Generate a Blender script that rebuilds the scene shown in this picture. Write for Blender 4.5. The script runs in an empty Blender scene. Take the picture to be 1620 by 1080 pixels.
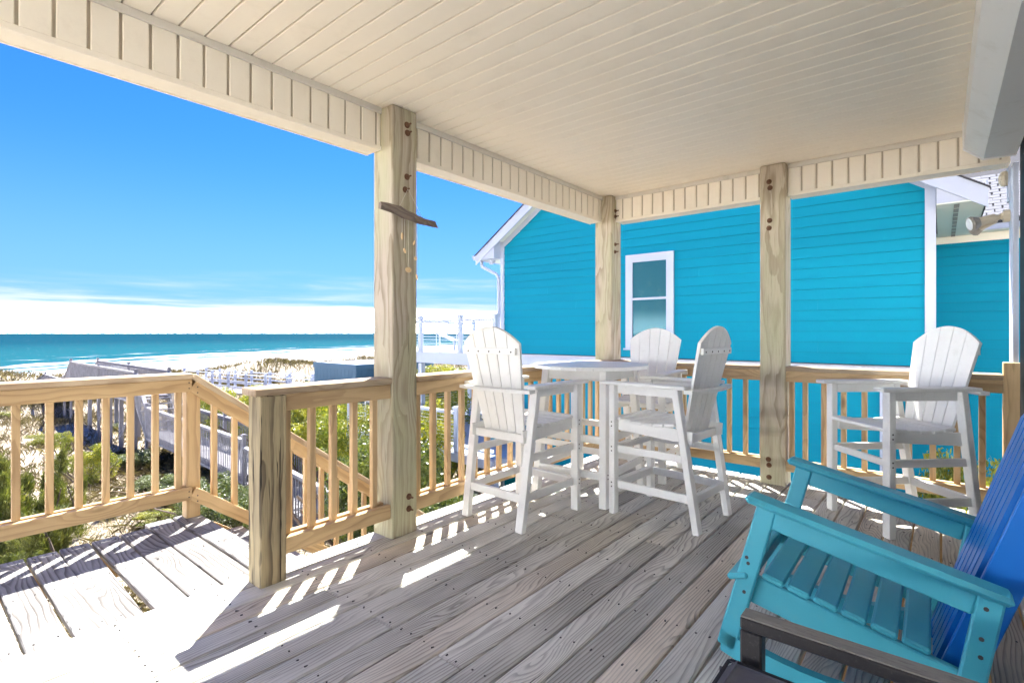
import bpy, math, random
import numpy as np
from math import radians as R, sin, cos, pi, sqrt, exp
from mathutils import Vector as V, Matrix, Euler

random.seed(7)
rng = np.random.default_rng(7)
scene = bpy.context.scene
col = scene.collection

# ------------------------------------------------------------------ camera, world, sun, exposure
FPX, YAW, CAMZ = 818.1, R(39.708), 1.32
cam_d = bpy.data.cameras.new('camera')
cam = bpy.data.objects.new('camera', cam_d); col.objects.link(cam)
cam_d.sensor_width = 36.0
cam_d.lens = 36.0 * FPX / 1620.0
cam_d.shift_y = -(540 - 526.4) / 1620.0
cam_d.clip_start = 0.05; cam_d.clip_end = 60000
cam.location = (0, 0, CAMZ)
cam.rotation_euler = (R(90), 0, YAW - R(90))
scene.camera = cam

SUN = V((0.44, 0.43, 1.0)).normalized()
SUN_EL = math.asin(SUN.z); SUN_AZ = math.atan2(SUN.x, SUN.y)      # azimuth clockwise from +Y

scene.view_settings.view_transform = 'Standard'
scene.view_settings.look = 'None'
scene.view_settings.gamma = 1.0
scene.view_settings.use_curve_mapping = False
scene.cycles.diffuse_bounces = 7
scene.cycles.max_bounces = 12
scene.view_settings.exposure = 3.45

world = bpy.data.worlds.new('World'); scene.world = world; world.use_nodes = True


class NT:
    """tiny node-tree writer"""
    def __init__(s, tree):
        s.t = tree; s.t.nodes.clear()
    def n(s, typ, ins=None, **props):
        nd = s.t.nodes.new(typ)
        for k, v in props.items(): setattr(nd, k, v)
        for k, v in (ins or {}).items(): s.set(nd.inputs[k], v)
        return nd
    def set(s, sock, v):
        if isinstance(v, bpy.types.NodeSocket): s.t.links.new(v, sock)
        elif isinstance(v, bpy.types.Node): s.t.links.new(v.outputs[0], sock)
        else:
            if isinstance(v, (tuple, list)) and len(v) == 3 and sock.type == 'RGBA': v = (*v, 1)
            sock.default_value = v
    def m(s, op, a, b=0.0, c=0.0, clamp=False):
        nd = s.t.nodes.new('ShaderNodeMath'); nd.operation = op; nd.use_clamp = clamp
        s.set(nd.inputs[0], a); s.set(nd.inputs[1], b)
        if len(nd.inputs) > 2: s.set(nd.inputs[2], c)
        return nd.outputs[0]
    def vm(s, op, a, b=(0, 0, 0)):
        nd = s.t.nodes.new('ShaderNodeVectorMath'); nd.operation = op
        s.set(nd.inputs[0], a)
        if op == 'SCALE': s.set(nd.inputs['Scale'], b)
        else: s.set(nd.inputs[1], b)
        return nd.outputs[0] if op not in ('LENGTH', 'DOT_PRODUCT') else nd.outputs['Value']
    def mix(s, f, a, b, blend='MIX'):
        nd = s.t.nodes.new('ShaderNodeMix'); nd.data_type = 'RGBA'; nd.blend_type = blend
        s.set(nd.inputs[0], f); s.set(nd.inputs[6], a); s.set(nd.inputs[7], b)
        return nd.outputs[2]
    def noise(s, vec, scale=5, detail=3, rough=0.5, dist=0.0, out=0):
        nd = s.n('ShaderNodeTexNoise', {'Vector': vec, 'Scale': scale, 'Detail': detail, 'Roughness': rough, 'Distortion': dist})
        return nd.outputs[out]
    def ramp(s, f, lo, hi, smooth=True):
        nd = s.t.nodes.new('ShaderNodeMapRange'); nd.interpolation_type = 'SMOOTHSTEP' if smooth else 'LINEAR'
        s.set(nd.inputs[0], f); s.set(nd.inputs[1], lo); s.set(nd.inputs[2], hi)
        return nd.outputs[0]
    def xyz(s, v):
        nd = s.n('ShaderNodeSeparateXYZ', {0: v}); return nd.outputs
    def comb(s, x, y, z):
        return s.n('ShaderNodeCombineXYZ', {0: x, 1: y, 2: z}).outputs[0]


# world: Nishita sky, tinted, with a low bank of thin cloud over the sea
w = NT(world.node_tree)
sky = w.n('ShaderNodeTexSky', sky_type='NISHITA', sun_disc=False, sun_elevation=SUN_EL, sun_rotation=SUN_AZ,
          altitude=0, air_density=1.0, dust_density=0.6, ozone_density=2.5)
geo = w.n('ShaderNodeNewGeometry')
dirv = w.vm('SCALE', geo.outputs['Incoming'], -1.0)
dx, dy, dz = w.xyz(dirv)
tint = w.mix(1.0, sky.outputs[0], (0.026, 0.095, 0.26), 'MULTIPLY')
el = w.m('MAXIMUM', dz, 0.0)
grad = w.ramp(el, 0.0, 0.55)
tint = w.mix(w.m('MULTIPLY', w.m('POWER', w.m('SUBTRACT', 1.0, w.ramp(el, 0.0, 0.42)), 1.6), 0.62), tint, (0.38, 0.64, 0.93))
az = w.m('ARCTAN2', dx, dy)
cv = w.comb(w.m('MULTIPLY', az, 2.2), w.m('MULTIPLY', el, 26.0), 3.3)
cn = w.noise(cv, 1.0, 6, 0.55, 0.3)
top = w.m('ADD', 0.085, w.m('MULTIPLY', w.m('SUBTRACT', cn, 0.5), 0.16))
bank = w.m('SUBTRACT', 1.0, w.ramp(w.m('SUBTRACT', el, top), -0.05, 0.025))
cv2 = w.comb(w.m('MULTIPLY', az, 5.0), w.m('MULTIPLY', el, 70.0), 9.1)
wisp = w.noise(cv2, 1.0, 5, 0.6, 0.5)
bank = w.m('MULTIPLY', w.m('POWER', bank, 2.0), w.m('POWER', w.ramp(wisp, 0.10, 0.66), 2.0), clamp=True)
skyc = w.mix(w.m('MULTIPLY', bank, 0.85), tint, (1.02, 1.08, 1.12))
glow = w.m('SUBTRACT', 1.0, w.ramp(w.m('ADD', el, w.m('MULTIPLY', w.m('SUBTRACT', cn, 0.5), 0.035)), 0.002, 0.046))
skyc = w.mix(w.m('MULTIPLY', glow, w.ramp(wisp, 0.05, 0.5)), skyc, (60.0, 60.0, 60.0))
bg = w.n('ShaderNodeBackground', {'Color': skyc, 'Strength': 0.10})
w.n('ShaderNodeOutputWorld', {'Surface': bg.outputs[0]})

sun_d = bpy.data.lights.new('sun', 'SUN'); sun_d.energy = 2.0; sun_d.angle = R(0.53); sun_d.color = (1.0, 0.965, 0.91)
sun = bpy.data.objects.new('sun', sun_d); col.objects.link(sun)
sun.rotation_euler = (-SUN).to_track_quat('-Z', 'Y').to_euler()

# ------------------------------------------------------------------ materials
def newmat(name):
    m = bpy.data.materials.new(name); m.use_nodes = True
    return m, NT(m.node_tree)

def finish(t, colr, rough=0.6, bump=None, bstr=0.3, bdist=0.01, spec=0.5, metal=0.0, extra=None):
    ins = {'Base Color': colr, 'Roughness': rough, 'Metallic': metal, 'Specular IOR Level': spec}
    ins.update(extra or {})
    b = t.n('ShaderNodeBsdfPrincipled', ins)
    if bump is not None:
        bn = t.n('ShaderNodeBump', {'Height': bump, 'Strength': bstr, 'Distance': bdist})
        t.set(b.inputs['Normal'], bn.outputs[0])
    t.n('ShaderNodeOutputMaterial', {'Surface': b.outputs[0]})
    return b

def wood(name, base, alt, dark, freq=9.0, ring=0.5, knots=0.5, wear=0.3, crack=0.4, rough=0.75, bstr=0.35, scale=1.0, var=0.26, brown=0.0, ks=1.0, ckt=0.69):
    """sawn timber, grain along object X; every object gets its own piece of the tree"""
    m, t = newmat(name)
    tc = t.n('ShaderNodeTexCoord').outputs['Object']
    oi = t.n('ShaderNodeObjectInfo').outputs['Random']
    off = t.comb(t.m('MULTIPLY', oi, 37.0), t.m('MULTIPLY', oi, 91.0), t.m('MULTIPLY', oi, 53.0))
    p = t.vm('ADD', t.vm('MULTIPLY', tc, (scale, scale, scale)), off)
    px, py, pz = t.xyz(p)
    # knots
    kv = t.vm('MULTIPLY', p, (2.1 * ks, 6.5 * ks, 6.5 * ks))
    vor = t.n('ShaderNodeTexVoronoi', {'Vector': kv, 'Scale': 1.0, 'Randomness': 1.0})
    kd = vor.outputs['Distance']
    has = t.m('GREATER_THAN', t.xyz(vor.outputs['Color'])[0], 1.0 - 0.55 * knots)
    kn = t.m('MULTIPLY', t.m('SUBTRACT', 1.0, t.ramp(kd, 0.0, 0.55)), has)
    # rings
    low = t.noise(t.vm('MULTIPLY', p, (0.9, 5.0, 5.0)), 1.0, 2, 0.5)
    low2 = t.noise(t.vm('MULTIPLY', p, (3.0, 14.0, 14.0)), 1.0, 2, 0.5)
    r = t.m('ADD', t.m('MULTIPLY', t.m('ADD', py, t.m('MULTIPLY', pz, 0.6)), freq * 6), t.m('MULTIPLY', low, t.m('MULTIPLY', freq * 2.0, t.m('ADD', 0.25, t.m('FRACT', t.m('MULTIPLY', oi, 7.7))))))
    r = t.m('ADD', r, t.m('MULTIPLY', low2, 1.3))
    r = t.m('ADD', r, t.m('MULTIPLY', kn, 3.2))
    fr = t.m('FRACT', r)
    line = t.m('MULTIPLY', t.ramp(fr, 0.35, 0.93), t.m('SUBTRACT', 1.0, t.ramp(fr, 0.93, 1.0)))
    fine = t.noise(t.vm('MULTIPLY', p, (6.0, 170.0, 170.0)), 1.0, 3, 0.6)
    patch = t.noise(t.vm('MULTIPLY', p, (1.3, 4.0, 4.0)), 1.0, 3, 0.55)
    c = t.mix(t.ramp(patch, 0.32, 0.68), base, alt)
    c = t.mix(t.m('MULTIPLY', t.m('MULTIPLY', line, ring), t.ramp(patch, 0.1, 0.75)), c, dark)
    c = t.mix(t.m('MULTIPLY', t.ramp(fine, 0.45, 0.75), wear * 0.7), c, dark)
    # cracks and checks
    cr = t.noise(t.vm('MULTIPLY', p, (1.6, 42.0, 42.0)), 1.0, 3, 0.65)
    ck = t.m('MULTIPLY', t.ramp(cr, ckt, ckt + 0.05), crack)
    c = t.mix(ck, c, tuple(v * 0.28 for v in dark))
    kc = t.m('MULTIPLY', t.m('SUBTRACT', 1.0, t.ramp(kd, 0.07, 0.17)), has)
    c = t.mix(t.m('MULTIPLY', kc, 0.75), c, tuple(v * 0.5 for v in dark))
    val = t.m('ADD', 1.0 - var * 0.6, t.m('MULTIPLY', t.m('FRACT', t.m('MULTIPLY', oi, 17.3)), var))
    if brown: c = t.mix(t.m('MULTIPLY', t.ramp(t.m('FRACT', t.m('MULTIPLY', oi, 29.7)), 0.62, 0.95), brown), c, t.mix(1.0, c, (0.98, 0.80, 0.62), 'MULTIPLY'))
    c = t.mix(1.0, c, t.comb(val, val, val), 'MULTIPLY')
    h = t.m('SUBTRACT', t.m('MULTIPLY', fine, 0.5), t.m('ADD', t.m('MULTIPLY', line, 0.55), t.m('MULTIPLY', ck, 1.2)))
    finish(t, c, rough, h, bstr, 0.004, 0.3)
    return m

def paint(name, colr, rough=0.5, var=0.10, nscale=3.0, dirt=None, dirtamt=0.0, spec=0.4, bstr=0.15, streak=(1, 1, 1)):
    m, t = newmat(name)
    tc = t.n('ShaderNodeTexCoord').outputs['Object']
    oi = t.n('ShaderNodeObjectInfo').outputs['Random']
    p = t.vm('ADD', t.vm('MULTIPLY', tc, streak), t.comb(t.m('MULTIPLY', oi, 21.0), t.m('MULTIPLY', oi, 33.0), 0.0))
    a = t.noise(p, nscale, 5, 0.6)
    val = t.m('ADD', 1.0 - var, t.m('MULTIPLY', a, 2 * var))
    val = t.m('ADD', val, t.m('MULTIPLY', t.m('SUBTRACT', oi, 0.5), var * 0.5))
    c = t.mix(1.0, colr, t.comb(val, val, val), 'MULTIPLY')
    if dirt:
        d = t.ramp(t.noise(p, nscale * 3.1, 6, 0.7), 0.52, 0.72)
        c = t.mix(t.m('MULTIPLY', d, dirtamt), c, dirt)
    f = t.noise(p, 90, 3, 0.6)
    finish(t, c, rough, f, bstr, 0.002, spec)
    return m

def leafmat(name, c1, c2, c3, trans=0.35, rough=0.45):
    m, t = newmat(name)
    g = t.n('ShaderNodeNewGeometry')
    rnd = g.outputs['Random Per Island']
    p = t.n('ShaderNodeTexCoord').outputs['Object']
    big = t.noise(p, 2.2, 2, 0.5)
    c = t.mix(t.ramp(rnd, 0.0, 1.0, False), c1, c2)
    c = t.mix(t.ramp(t.m('ADD', big, t.m('MULTIPLY', rnd, 0.25)), 0.50, 0.80), c, c3)
    b = t.n('ShaderNodeBsdfPrincipled', {'Base Color': c, 'Roughness': rough, 'Specular IOR Level': 0.4})
    tr = t.n('ShaderNodeBsdfTranslucent', {'Color': t.mix(1.0, c, (1.6, 1.7, 0.6), 'MULTIPLY')})
    mx = t.n('ShaderNodeMixShader', {0: trans, 1: b.outputs[0], 2: tr.outputs[0]})
    t.n('ShaderNodeOutputMaterial', {'Surface': mx.outputs[0]})
    return m

M = {}
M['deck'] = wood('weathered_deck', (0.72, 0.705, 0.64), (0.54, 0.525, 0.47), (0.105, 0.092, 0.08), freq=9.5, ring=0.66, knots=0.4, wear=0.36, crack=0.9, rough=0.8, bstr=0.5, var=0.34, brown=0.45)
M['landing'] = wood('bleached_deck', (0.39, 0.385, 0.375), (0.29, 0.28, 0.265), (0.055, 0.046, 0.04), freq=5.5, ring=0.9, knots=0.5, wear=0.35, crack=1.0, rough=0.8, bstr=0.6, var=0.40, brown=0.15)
M['rail'] = wood('new_pine', (0.63, 0.455, 0.245), (0.54, 0.38, 0.20), (0.29, 0.175, 0.08), freq=3.2, ring=0.55, knots=0.4, wear=0.25, crack=0.25, rough=0.62, bstr=0.25)
M['cap'] = wood('sunbleached_pine', (0.52, 0.42, 0.29), (0.40, 0.29, 0.18), (0.20, 0.125, 0.07), freq=4.0, ring=0.55, knots=0.4, wear=0.4, crack=0.5, rough=0.65, bstr=0.35)
M['post'] = wood('treated_post', (0.50, 0.48, 0.31), (0.55, 0.475, 0.37), (0.21, 0.155, 0.09), freq=3.0, ring=0.65, knots=1.0, wear=0.5, crack=0.8, rough=0.75, bstr=0.5, ks=0.62, ckt=0.66)
M['newel'] = wood('stained_newel', (0.52, 0.43, 0.25), (0.36, 0.29, 0.17), (0.07, 0.05, 0.035), freq=3.0, ring=0.85, knots=0.9, wear=0.6, crack=1.0, rough=0.75, bstr=0.5, ks=0.8, ckt=0.58)
M['greywood'] = wood('silver_walkway', (0.33, 0.32, 0.33), (0.26, 0.25, 0.26), (0.13, 0.12, 0.12), freq=4, ring=0.35, knots=0.2, wear=0.4, crack=0.3)
M['drift'] = wood('driftwood', (0.38, 0.31, 0.255), (0.20, 0.155, 0.125), (0.07, 0.05, 0.04), freq=10, ring=0.7, knots=0.5, wear=0.6, crack=0.8)
M['whiteply'] = paint('white_resin', (0.82, 0.82, 0.78), 0.45, 0.06, 4.0, (0.55, 0.53, 0.47), 0.22)
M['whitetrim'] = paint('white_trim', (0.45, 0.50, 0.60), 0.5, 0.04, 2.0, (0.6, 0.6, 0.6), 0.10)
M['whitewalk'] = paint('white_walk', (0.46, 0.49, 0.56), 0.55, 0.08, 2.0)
M['vinyl'] = paint('ivory_vinyl', (0.90, 0.835, 0.70), 0.42, 0.035, 1.5, (0.70, 0.63, 0.50), 0.25)
M['vinyltrim'] = paint('ivory_trim', (0.70, 0.665, 0.58), 0.45, 0.05, 2.0, (0.42, 0.38, 0.30), 0.3)
M['vinylback'] = paint('groove_back', (0.52, 0.45, 0.34), 0.7, 0.05)  # darker ivory puts the recess shade of the panel grooves into the colour
M['boxwhite'] = paint('shutter_box', (0.78, 0.79, 0.78), 0.5, 0.04, 2.0, (0.5, 0.48, 0.42), 0.25)
M['turq'] = paint('turquoise_paint', (0.0, 0.245, 0.36), 0.7, 0.08, 0.8, (0.0, 0.205, 0.305), 0.3, spec=0.15, streak=(1, 0.4, 1))
M['turqback'] = paint('turquoise_lap_shade', (0.002, 0.15, 0.19), 0.8, 0.05)  # darker turquoise core paints the shadow line under each lap
M['soffit'] = paint('pale_soffit', (0.70, 0.74, 0.66), 0.5, 0.05)
M['vent'] = paint('vent_grey', (0.28, 0.27, 0.24), 0.6, 0.15, 20)
M['teal'] = paint('teal_resin', (0.05, 0.37, 0.46), 0.42, 0.07, 5.0, (0.10, 0.36, 0.40), 0.25, spec=0.5)
M['royal'] = paint('royal_resin', (0.001, 0.14, 0.50), 0.38, 0.06, 5.0, spec=0.5)
M['rust'] = paint('rusty_iron', (0.13, 0.065, 0.035), 0.8, 0.3, 40, (0.25, 0.11, 0.04), 0.6, bstr=0.6)
M['screw'] = paint('dark_screw', (0.045, 0.04, 0.04), 0.5, 0.1)
M['bronze'] = paint('dark_bronze_frame', (0.030, 0.027, 0.026), 0.5, 0.15, 30, (0.12, 0.11, 0.10), 0.35)
M['bronzetop'] = paint('worn_arm_top', (0.20, 0.185, 0.165), 0.7, 0.35, 14, (0.055, 0.05, 0.045), 0.85, bstr=0.6, streak=(0.5, 3.5, 1))
M['cushion'] = paint('grey_cushion', (0.105, 0.105, 0.125), 0.9, 0.10, 60, bstr=0.5, spec=0.2)
M['piping'] = paint('black_piping', (0.02, 0.02, 0.025), 0.8, 0.1)
M['dark'] = paint('dark_door', (0.008, 0.008, 0.009), 0.7, 0.1)
M['bluegrey'] = paint('blue_shed_paint', (0.045, 0.12, 0.20), 0.6, 0.07, 2.5)
M['shedtop'] = paint('shed_roof', (0.34, 0.38, 0.44), 0.5, 0.12, 1.5)
M['shingle'] = paint('pale_shingle', (0.15, 0.155, 0.17), 0.8, 0.14, 9)
M['roofdark'] = paint('dark_shingle_edge', (0.05, 0.05, 0.055), 0.9, 0.2, 12)
M['lampbody'] = paint('tan_lamp', (0.52, 0.46, 0.34), 0.45, 0.05)
M['lens'] = paint('lamp_lens', (0.62, 0.66, 0.70), 0.15, 0.1, 40)
M['steel'] = paint('steel_cable', (0.62, 0.64, 0.66), 0.35, 0.05)
M['greydeck'] = paint('grey_composite', (0.40, 0.43, 0.48), 0.7, 0.1, 4)
M['shell'] = paint('seashell', (0.72, 0.52, 0.28), 0.35, 0.2, 30)
M['string'] = paint('string', (0.62, 0.60, 0.52), 0.8, 0.1)
M['bark'] = paint('bark', (0.17, 0.13, 0.10), 0.9, 0.25, 20)
M['blind'] = paint('window_blind', (0.02, 0.27, 0.36), 0.35, 0.10, 1.5, (0.08, 0.34, 0.36), 0.4, spec=0.5)
M['leaf'] = leafmat('yaupon_leaf', (0.09, 0.125, 0.02), (0.20, 0.21, 0.03), (0.34, 0.31, 0.04))
M['leafdark'] = leafmat('evergreen_shade_leaf', (0.04, 0.065, 0.018), (0.10, 0.12, 0.035), (0.15, 0.17, 0.04), 0.25, 0.35)  # dark evergreen leaf; also carries painted shade on shrubs under the boardwalk
M['juniper'] = leafmat('juniper_spray', (0.085, 0.105, 0.03), (0.15, 0.165, 0.05), (0.22, 0.21, 0.07), 0.3, 0.6)
M['straw'] = leafmat('dune_straw', (0.22, 0.175, 0.115), (0.36, 0.305, 0.21), (0.14, 0.12, 0.06), 0.12, 0.7)

# window glass (thin pane)
m, t = newmat('window_glass')
g = t.n('ShaderNodeBsdfGlossy', {'Color': (0.05, 0.08, 0.09, 1), 'Roughness': 0.03})
tr = t.n('ShaderNodeBsdfTransparent', {'Color': (0.8, 0.9, 0.92, 1)})
fr = t.n('ShaderNodeFresnel', {'IOR': 1.5})
mx = t.n('ShaderNodeMixShader', {0: fr.outputs[0], 1: tr.outputs[0], 2: g.outputs[0]})
t.n('ShaderNodeOutputMaterial', {'Surface': mx.outputs[0]})
M['glass'] = m

# sand with straw litter
m, t = newmat('sand_ground')
p = t.n('ShaderNodeNewGeometry').outputs['Position']
X_, Y_, Z_ = t.xyz(p)
n1 = t.noise(p, 0.35, 5, 0.6); n2 = t.noise(p, 3.0, 5, 0.65); n3 = t.noise(p, 22.0, 4, 0.7)
sand = t.mix(n3, (0.52, 0.46, 0.37), (0.40, 0.345, 0.27))
litter = t.mix(t.ramp(n3, 0.35, 0.65), (0.15, 0.11, 0.075), (0.40, 0.33, 0.23))
near = t.m('SUBTRACT', 1.0, t.ramp(Y_, 34.0, 62.0))
lm = t.ramp(t.m('ADD', t.m('MULTIPLY', n2, 0.6), t.m('MULTIPLY', n1, 0.5)), 0.42, 0.62)
cc = t.mix(t.m('MULTIPLY', lm, t.m('ADD', 0.1, t.m('MULTIPLY', near, 0.75))), sand, litter)
farc = t.mix(t.ramp(t.noise(p, 0.8, 4, 0.6), 0.4, 0.6), (0.52, 0.48, 0.42), (0.40, 0.36, 0.30))
cc = t.mix(t.ramp(Y_, 52.0, 70.0), cc, farc)
# wet sand near the wash
sh = t.m('ADD', 140.0, t.m('MULTIPLY', 90.0, t.m('SUBTRACT', 1.0, t.m('POWER', 2.71828, t.m('DIVIDE', X_, -70.0)))))
wet = t.ramp(t.m('SUBTRACT', Y_, sh), -52.0, -38.0)
cc = t.mix(t.m('MULTIPLY', wet, 0.45), cc, (0.50, 0.46, 0.41))
finish(t, cc, 0.9, n3, 0.8, 0.03, 0.2)
M['sand'] = m

# sea with breaking foam lines that follow the shore
m, t = newmat('sea_water')
p = t.n('ShaderNodeNewGeometry').outputs['Position']
X_, Y_, Z_ = t.xyz(p)
sh = t.m('ADD', 140.0, t.m('MULTIPLY', 90.0, t.m('SUBTRACT', 1.0, t.m('POWER', 2.71828, t.m('DIVIDE', t.m('MINIMUM', X_, 2000.0), -70.0)))))
s = t.m('SUBTRACT', Y_, sh)
wv = t.noise(t.vm('MULTIPLY', p, (0.012, 0.05, 0)), 1.0, 4, 0.6)
s2 = t.m('ADD', s, t.m('MULTIPLY', t.m('SUBTRACT', wv, 0.5), 26.0))
br = t.noise(t.vm('MULTIPLY', p, (0.06, 0.25, 0)), 1.0, 5, 0.65)
def band(c, wdt, lo):
    d = t.m('ABSOLUTE', t.m('SUBTRACT', s2, c))
    a = t.m('SUBTRACT', 1.0, t.ramp(d, wdt * 0.4, wdt))
    return t.m('MULTIPLY', a, t.ramp(br, lo, lo + 0.14))
foam = t.m('MAXIMUM', band(-2, 6, 0.40), band(-17, 6, 0.44))
foam = t.m('MAXIMUM', foam, t.m('MULTIPLY', band(26, 5, 0.52), 0.9))
foam = t.m('MAXIMUM', foam, t.m('MULTIPLY', t.m('SUBTRACT', 1.0, t.ramp(s2, -34.0, -22.0)), t.ramp(br, 0.30, 0.5)))
deep = t.ramp(s, 0.0, 380.0)
wc = t.mix(deep, (0.005, 0.070, 0.092), (0.0, 0.036, 0.060))
wc = t.mix(t.ramp(s, 300.0, 3000.0), wc, (0.0, 0.030, 0.053))
chop = t.noise(t.vm('MULTIPLY', p, (0.35, 1.1, 0)), 1.0, 5, 0.7)
chop2 = t.noise(t.vm('MULTIPLY', p, (0.05, 0.16, 0)), 1.0, 4, 0.65)
wc = t.mix(t.m('MULTIPLY', t.ramp(chop2, 0.35, 0.7), 0.35), wc, (0.002, 0.045, 0.062))
caps_glints = t.m('MULTIPLY', t.ramp(chop, 0.64, 0.72), t.m('SUBTRACT', 1.0, t.m('MULTIPLY', t.ramp(s, 20.0, 900.0), 0.9)))  # whitecaps, spread wider to stand in for sun glints on the water
foam = t.m('MAXIMUM', foam, t.m('MULTIPLY', caps_glints, 0.8))
wc = t.mix(foam, wc, (0.86, 0.88, 0.90))
h = t.m('ADD', t.m('MULTIPLY', chop, 0.5), t.m('MULTIPLY', chop2, 1.6))
bn = t.n('ShaderNodeBump', {'Height': h, 'Strength': 1.0, 'Distance': 0.35})
df = t.n('ShaderNodeBsdfDiffuse', {'Color': wc, 'Normal': bn.outputs[0]})
gl = t.n('ShaderNodeBsdfGlossy', {'Color': (1, 1, 1, 1), 'Roughness': 0.22, 'Normal': bn.outputs[0]})
mx = t.n('ShaderNodeMixShader', {0: 0.018, 1: df.outputs[0], 2: gl.outputs[0]})
t.n('ShaderNodeOutputMaterial', {'Surface': mx.outputs[0]})
M['sea'] = m

# ------------------------------------------------------------------ mesh helpers
class MB:
    def __init__(s): s.v = []; s.f = []
    def add(s, vs, fs):
        b = len(s.v); s.v.extend([tuple(v) for v in vs]); s.f.extend([tuple(i + b for i in f) for f in fs])
    def box(s, c, d, rot=None, ch=0.0):
        """box centred c, dims d, optional rotation matrix, optional chamfer"""
        hx, hy, hz = d[0] / 2, d[1] / 2, d[2] / 2
        vs, fs = [], []
        if ch <= 0:
            vs = [(sx * hx, sy * hy, sz * hz) for sx in (-1, 1) for sy in (-1, 1) for sz in (-1, 1)]
            fs = [(0, 1, 3, 2), (4, 6, 7, 5), (0, 4, 5, 1), (2, 3, 7, 6), (0, 2, 6, 4), (1, 5, 7, 3)]
        else:
            ch = min(ch, hx * .9, hy * .9, hz * .9); idx = {}
            H = (hx, hy, hz)
            for sx in (-1, 1):
                for sy in (-1, 1):
                    for sz in (-1, 1):
                        S = (sx, sy, sz)
                        for a in range(3):
                            idx[(S, a)] = len(vs)
                            vs.append(tuple(S[k] * (H[k] - (0 if k == a else ch)) for k in range(3)))
            for a in range(3):
                b_, c_ = (a + 1) % 3, (a + 2) % 3
                for sg in (-1, 1):
                    q = []
                    for (sb, sc) in ((-1, -1), (1, -1), (1, 1), (-1, 1)):
                        S = [0, 0, 0]; S[a] = sg; S[b_] = sb; S[c_] = sc; q.append(idx[(tuple(S), a)])
                    fs.append(tuple(q if sg > 0 else q[::-1]))
                for sb in (-1, 1):
                    for sc in (-1, 1):
                        S1 = [0, 0, 0]; S2 = [0, 0, 0]
                        S1[a] = -1; S2[a] = 1
                        for S in (S1, S2): S[b_] = sb; S[c_] = sc
                        q = [idx[(tuple(S1), b_)], idx[(tuple(S2), b_)], idx[(tuple(S2), c_)], idx[(tuple(S1), c_)]]
                        fs.append(tuple(q if sb * sc > 0 else q[::-1]))
            for sx in (-1, 1):
                for sy in (-1, 1):
                    for sz in (-1, 1):
                        S = (sx, sy, sz); q = [idx[(S, 0)], idx[(S, 1)], idx[(S, 2)]]
                        fs.append(tuple(q if sx * sy * sz > 0 else q[::-1]))
        if rot is not None: vs = [rot @ V(v) for v in vs]
        s.add([(v[0] + c[0], v[1] + c[1], v[2] + c[2]) for v in vs], fs)
        return s
    def beam(s, p0, p1, w_, t_, up=(0, 0, 1), ch=0.0):
        p0, p1 = V(p0), V(p1); x = (p1 - p0); L = x.length; x.normalize()
        z = V(up); z = (z - x * z.dot(x)).normalized(); y = z.cross(x)
        rot = Matrix((x, y, z)).transposed()
        return s.box((p0 + p1) / 2, (L, w_, t_), rot, ch)
    def prism(s, poly, axis, a, b):
        """extrude 2D polygon (other two axes in order) from a to b along axis"""
        n = len(poly); vs = []
        for k in (a, b):
            for (u, v) in poly:
                if axis == 0: vs.append((k, u, v))
                elif axis == 1: vs.append((u, k, v))
                else: vs.append((u, v, k))
        fs = [tuple(range(n))[::-1], tuple(range(n, 2 * n))] + [(i, (i + 1) % n, n + (i + 1) % n, n + i) for i in range(n)]
        s.add(vs, fs); return s
    def cyl(s, p0, p1, r0, r1=None, n=10):
        r1 = r0 if r1 is None else r1
        p0, p1 = V(p0), V(p1); x = (p1 - p0).normalized()
        a = V((0, 0, 1)) if abs(x.z) < .9 else V((1, 0, 0))
        u = x.cross(a).normalized(); v = x.cross(u)
        vs = [p0 + (u * cos(2 * pi * i / n) + v * sin(2 * pi * i / n)) * r0 for i in range(n)]
        vs += [p1 + (u * cos(2 * pi * i / n) + v * sin(2 * pi * i / n)) * r1 for i in range(n)]
        fs = [tuple(range(n))[::-1], tuple(range(n, 2 * n))] + [(i, (i + 1) % n, n + (i + 1) % n, n + i) for i in range(n)]
        s.add(vs, fs); return s
    def tube(s, pts, r, n=8):
        for a, b in zip(pts[:-1], pts[1:]): s.cyl(a, b, r, r, n)
        return s
    def ball(s, c, r, n=8, sc=(1, 1, 1)):
        vs, fs = [], []
        m_ = max(4, n // 2)
        for i in range(m_ + 1):
            th = pi * i / m_
            for j in range(n):
                ph = 2 * pi * j / n
                vs.append((c[0] + r * sc[0] * sin(th) * cos(ph), c[1] + r * sc[1] * sin(th) * sin(ph), c[2] + r * sc[2] * cos(th)))
        for i in range(m_):
            for j in range(n):
                fs.append((i * n + j, (i + 1) * n + j, (i + 1) * n + (j + 1) % n, i * n + (j + 1) % n))
        s.add(vs, fs); return s
    def mesh(s, name, mat):
        me = bpy.data.meshes.new(name); me.from_pydata([tuple(v) for v in s.v], [], s.f)
        me.materials.append(mat); me.update(); return me
    def obj(s, name, mat, parent=None, mw=None, **kw):
        return link(name, s.mesh(name, mat), parent, mw, **kw)

def wm(o):
    m_ = o.matrix_basis.copy()
    if o.parent: m_ = wm(o.parent) @ o.matrix_parent_inverse @ m_
    return m_

def link(name, data, parent=None, mw=None, label=None, cat=None, group=None, kind=None):
    o = bpy.data.objects.new(name, data); col.objects.link(o)
    if parent is not None:
        o.parent = parent; o.matrix_parent_inverse = wm(parent).inverted()
    if mw is not None: o.matrix_basis = mw
    tag(o, label, cat, group, kind)
    return o

def tag(o, label=None, cat=None, group=None, kind=None):
    if label: o['label'] = label
    if cat: o['category'] = cat
    if group: o['group'] = group
    if kind: o['kind'] = kind
    return o

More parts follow.
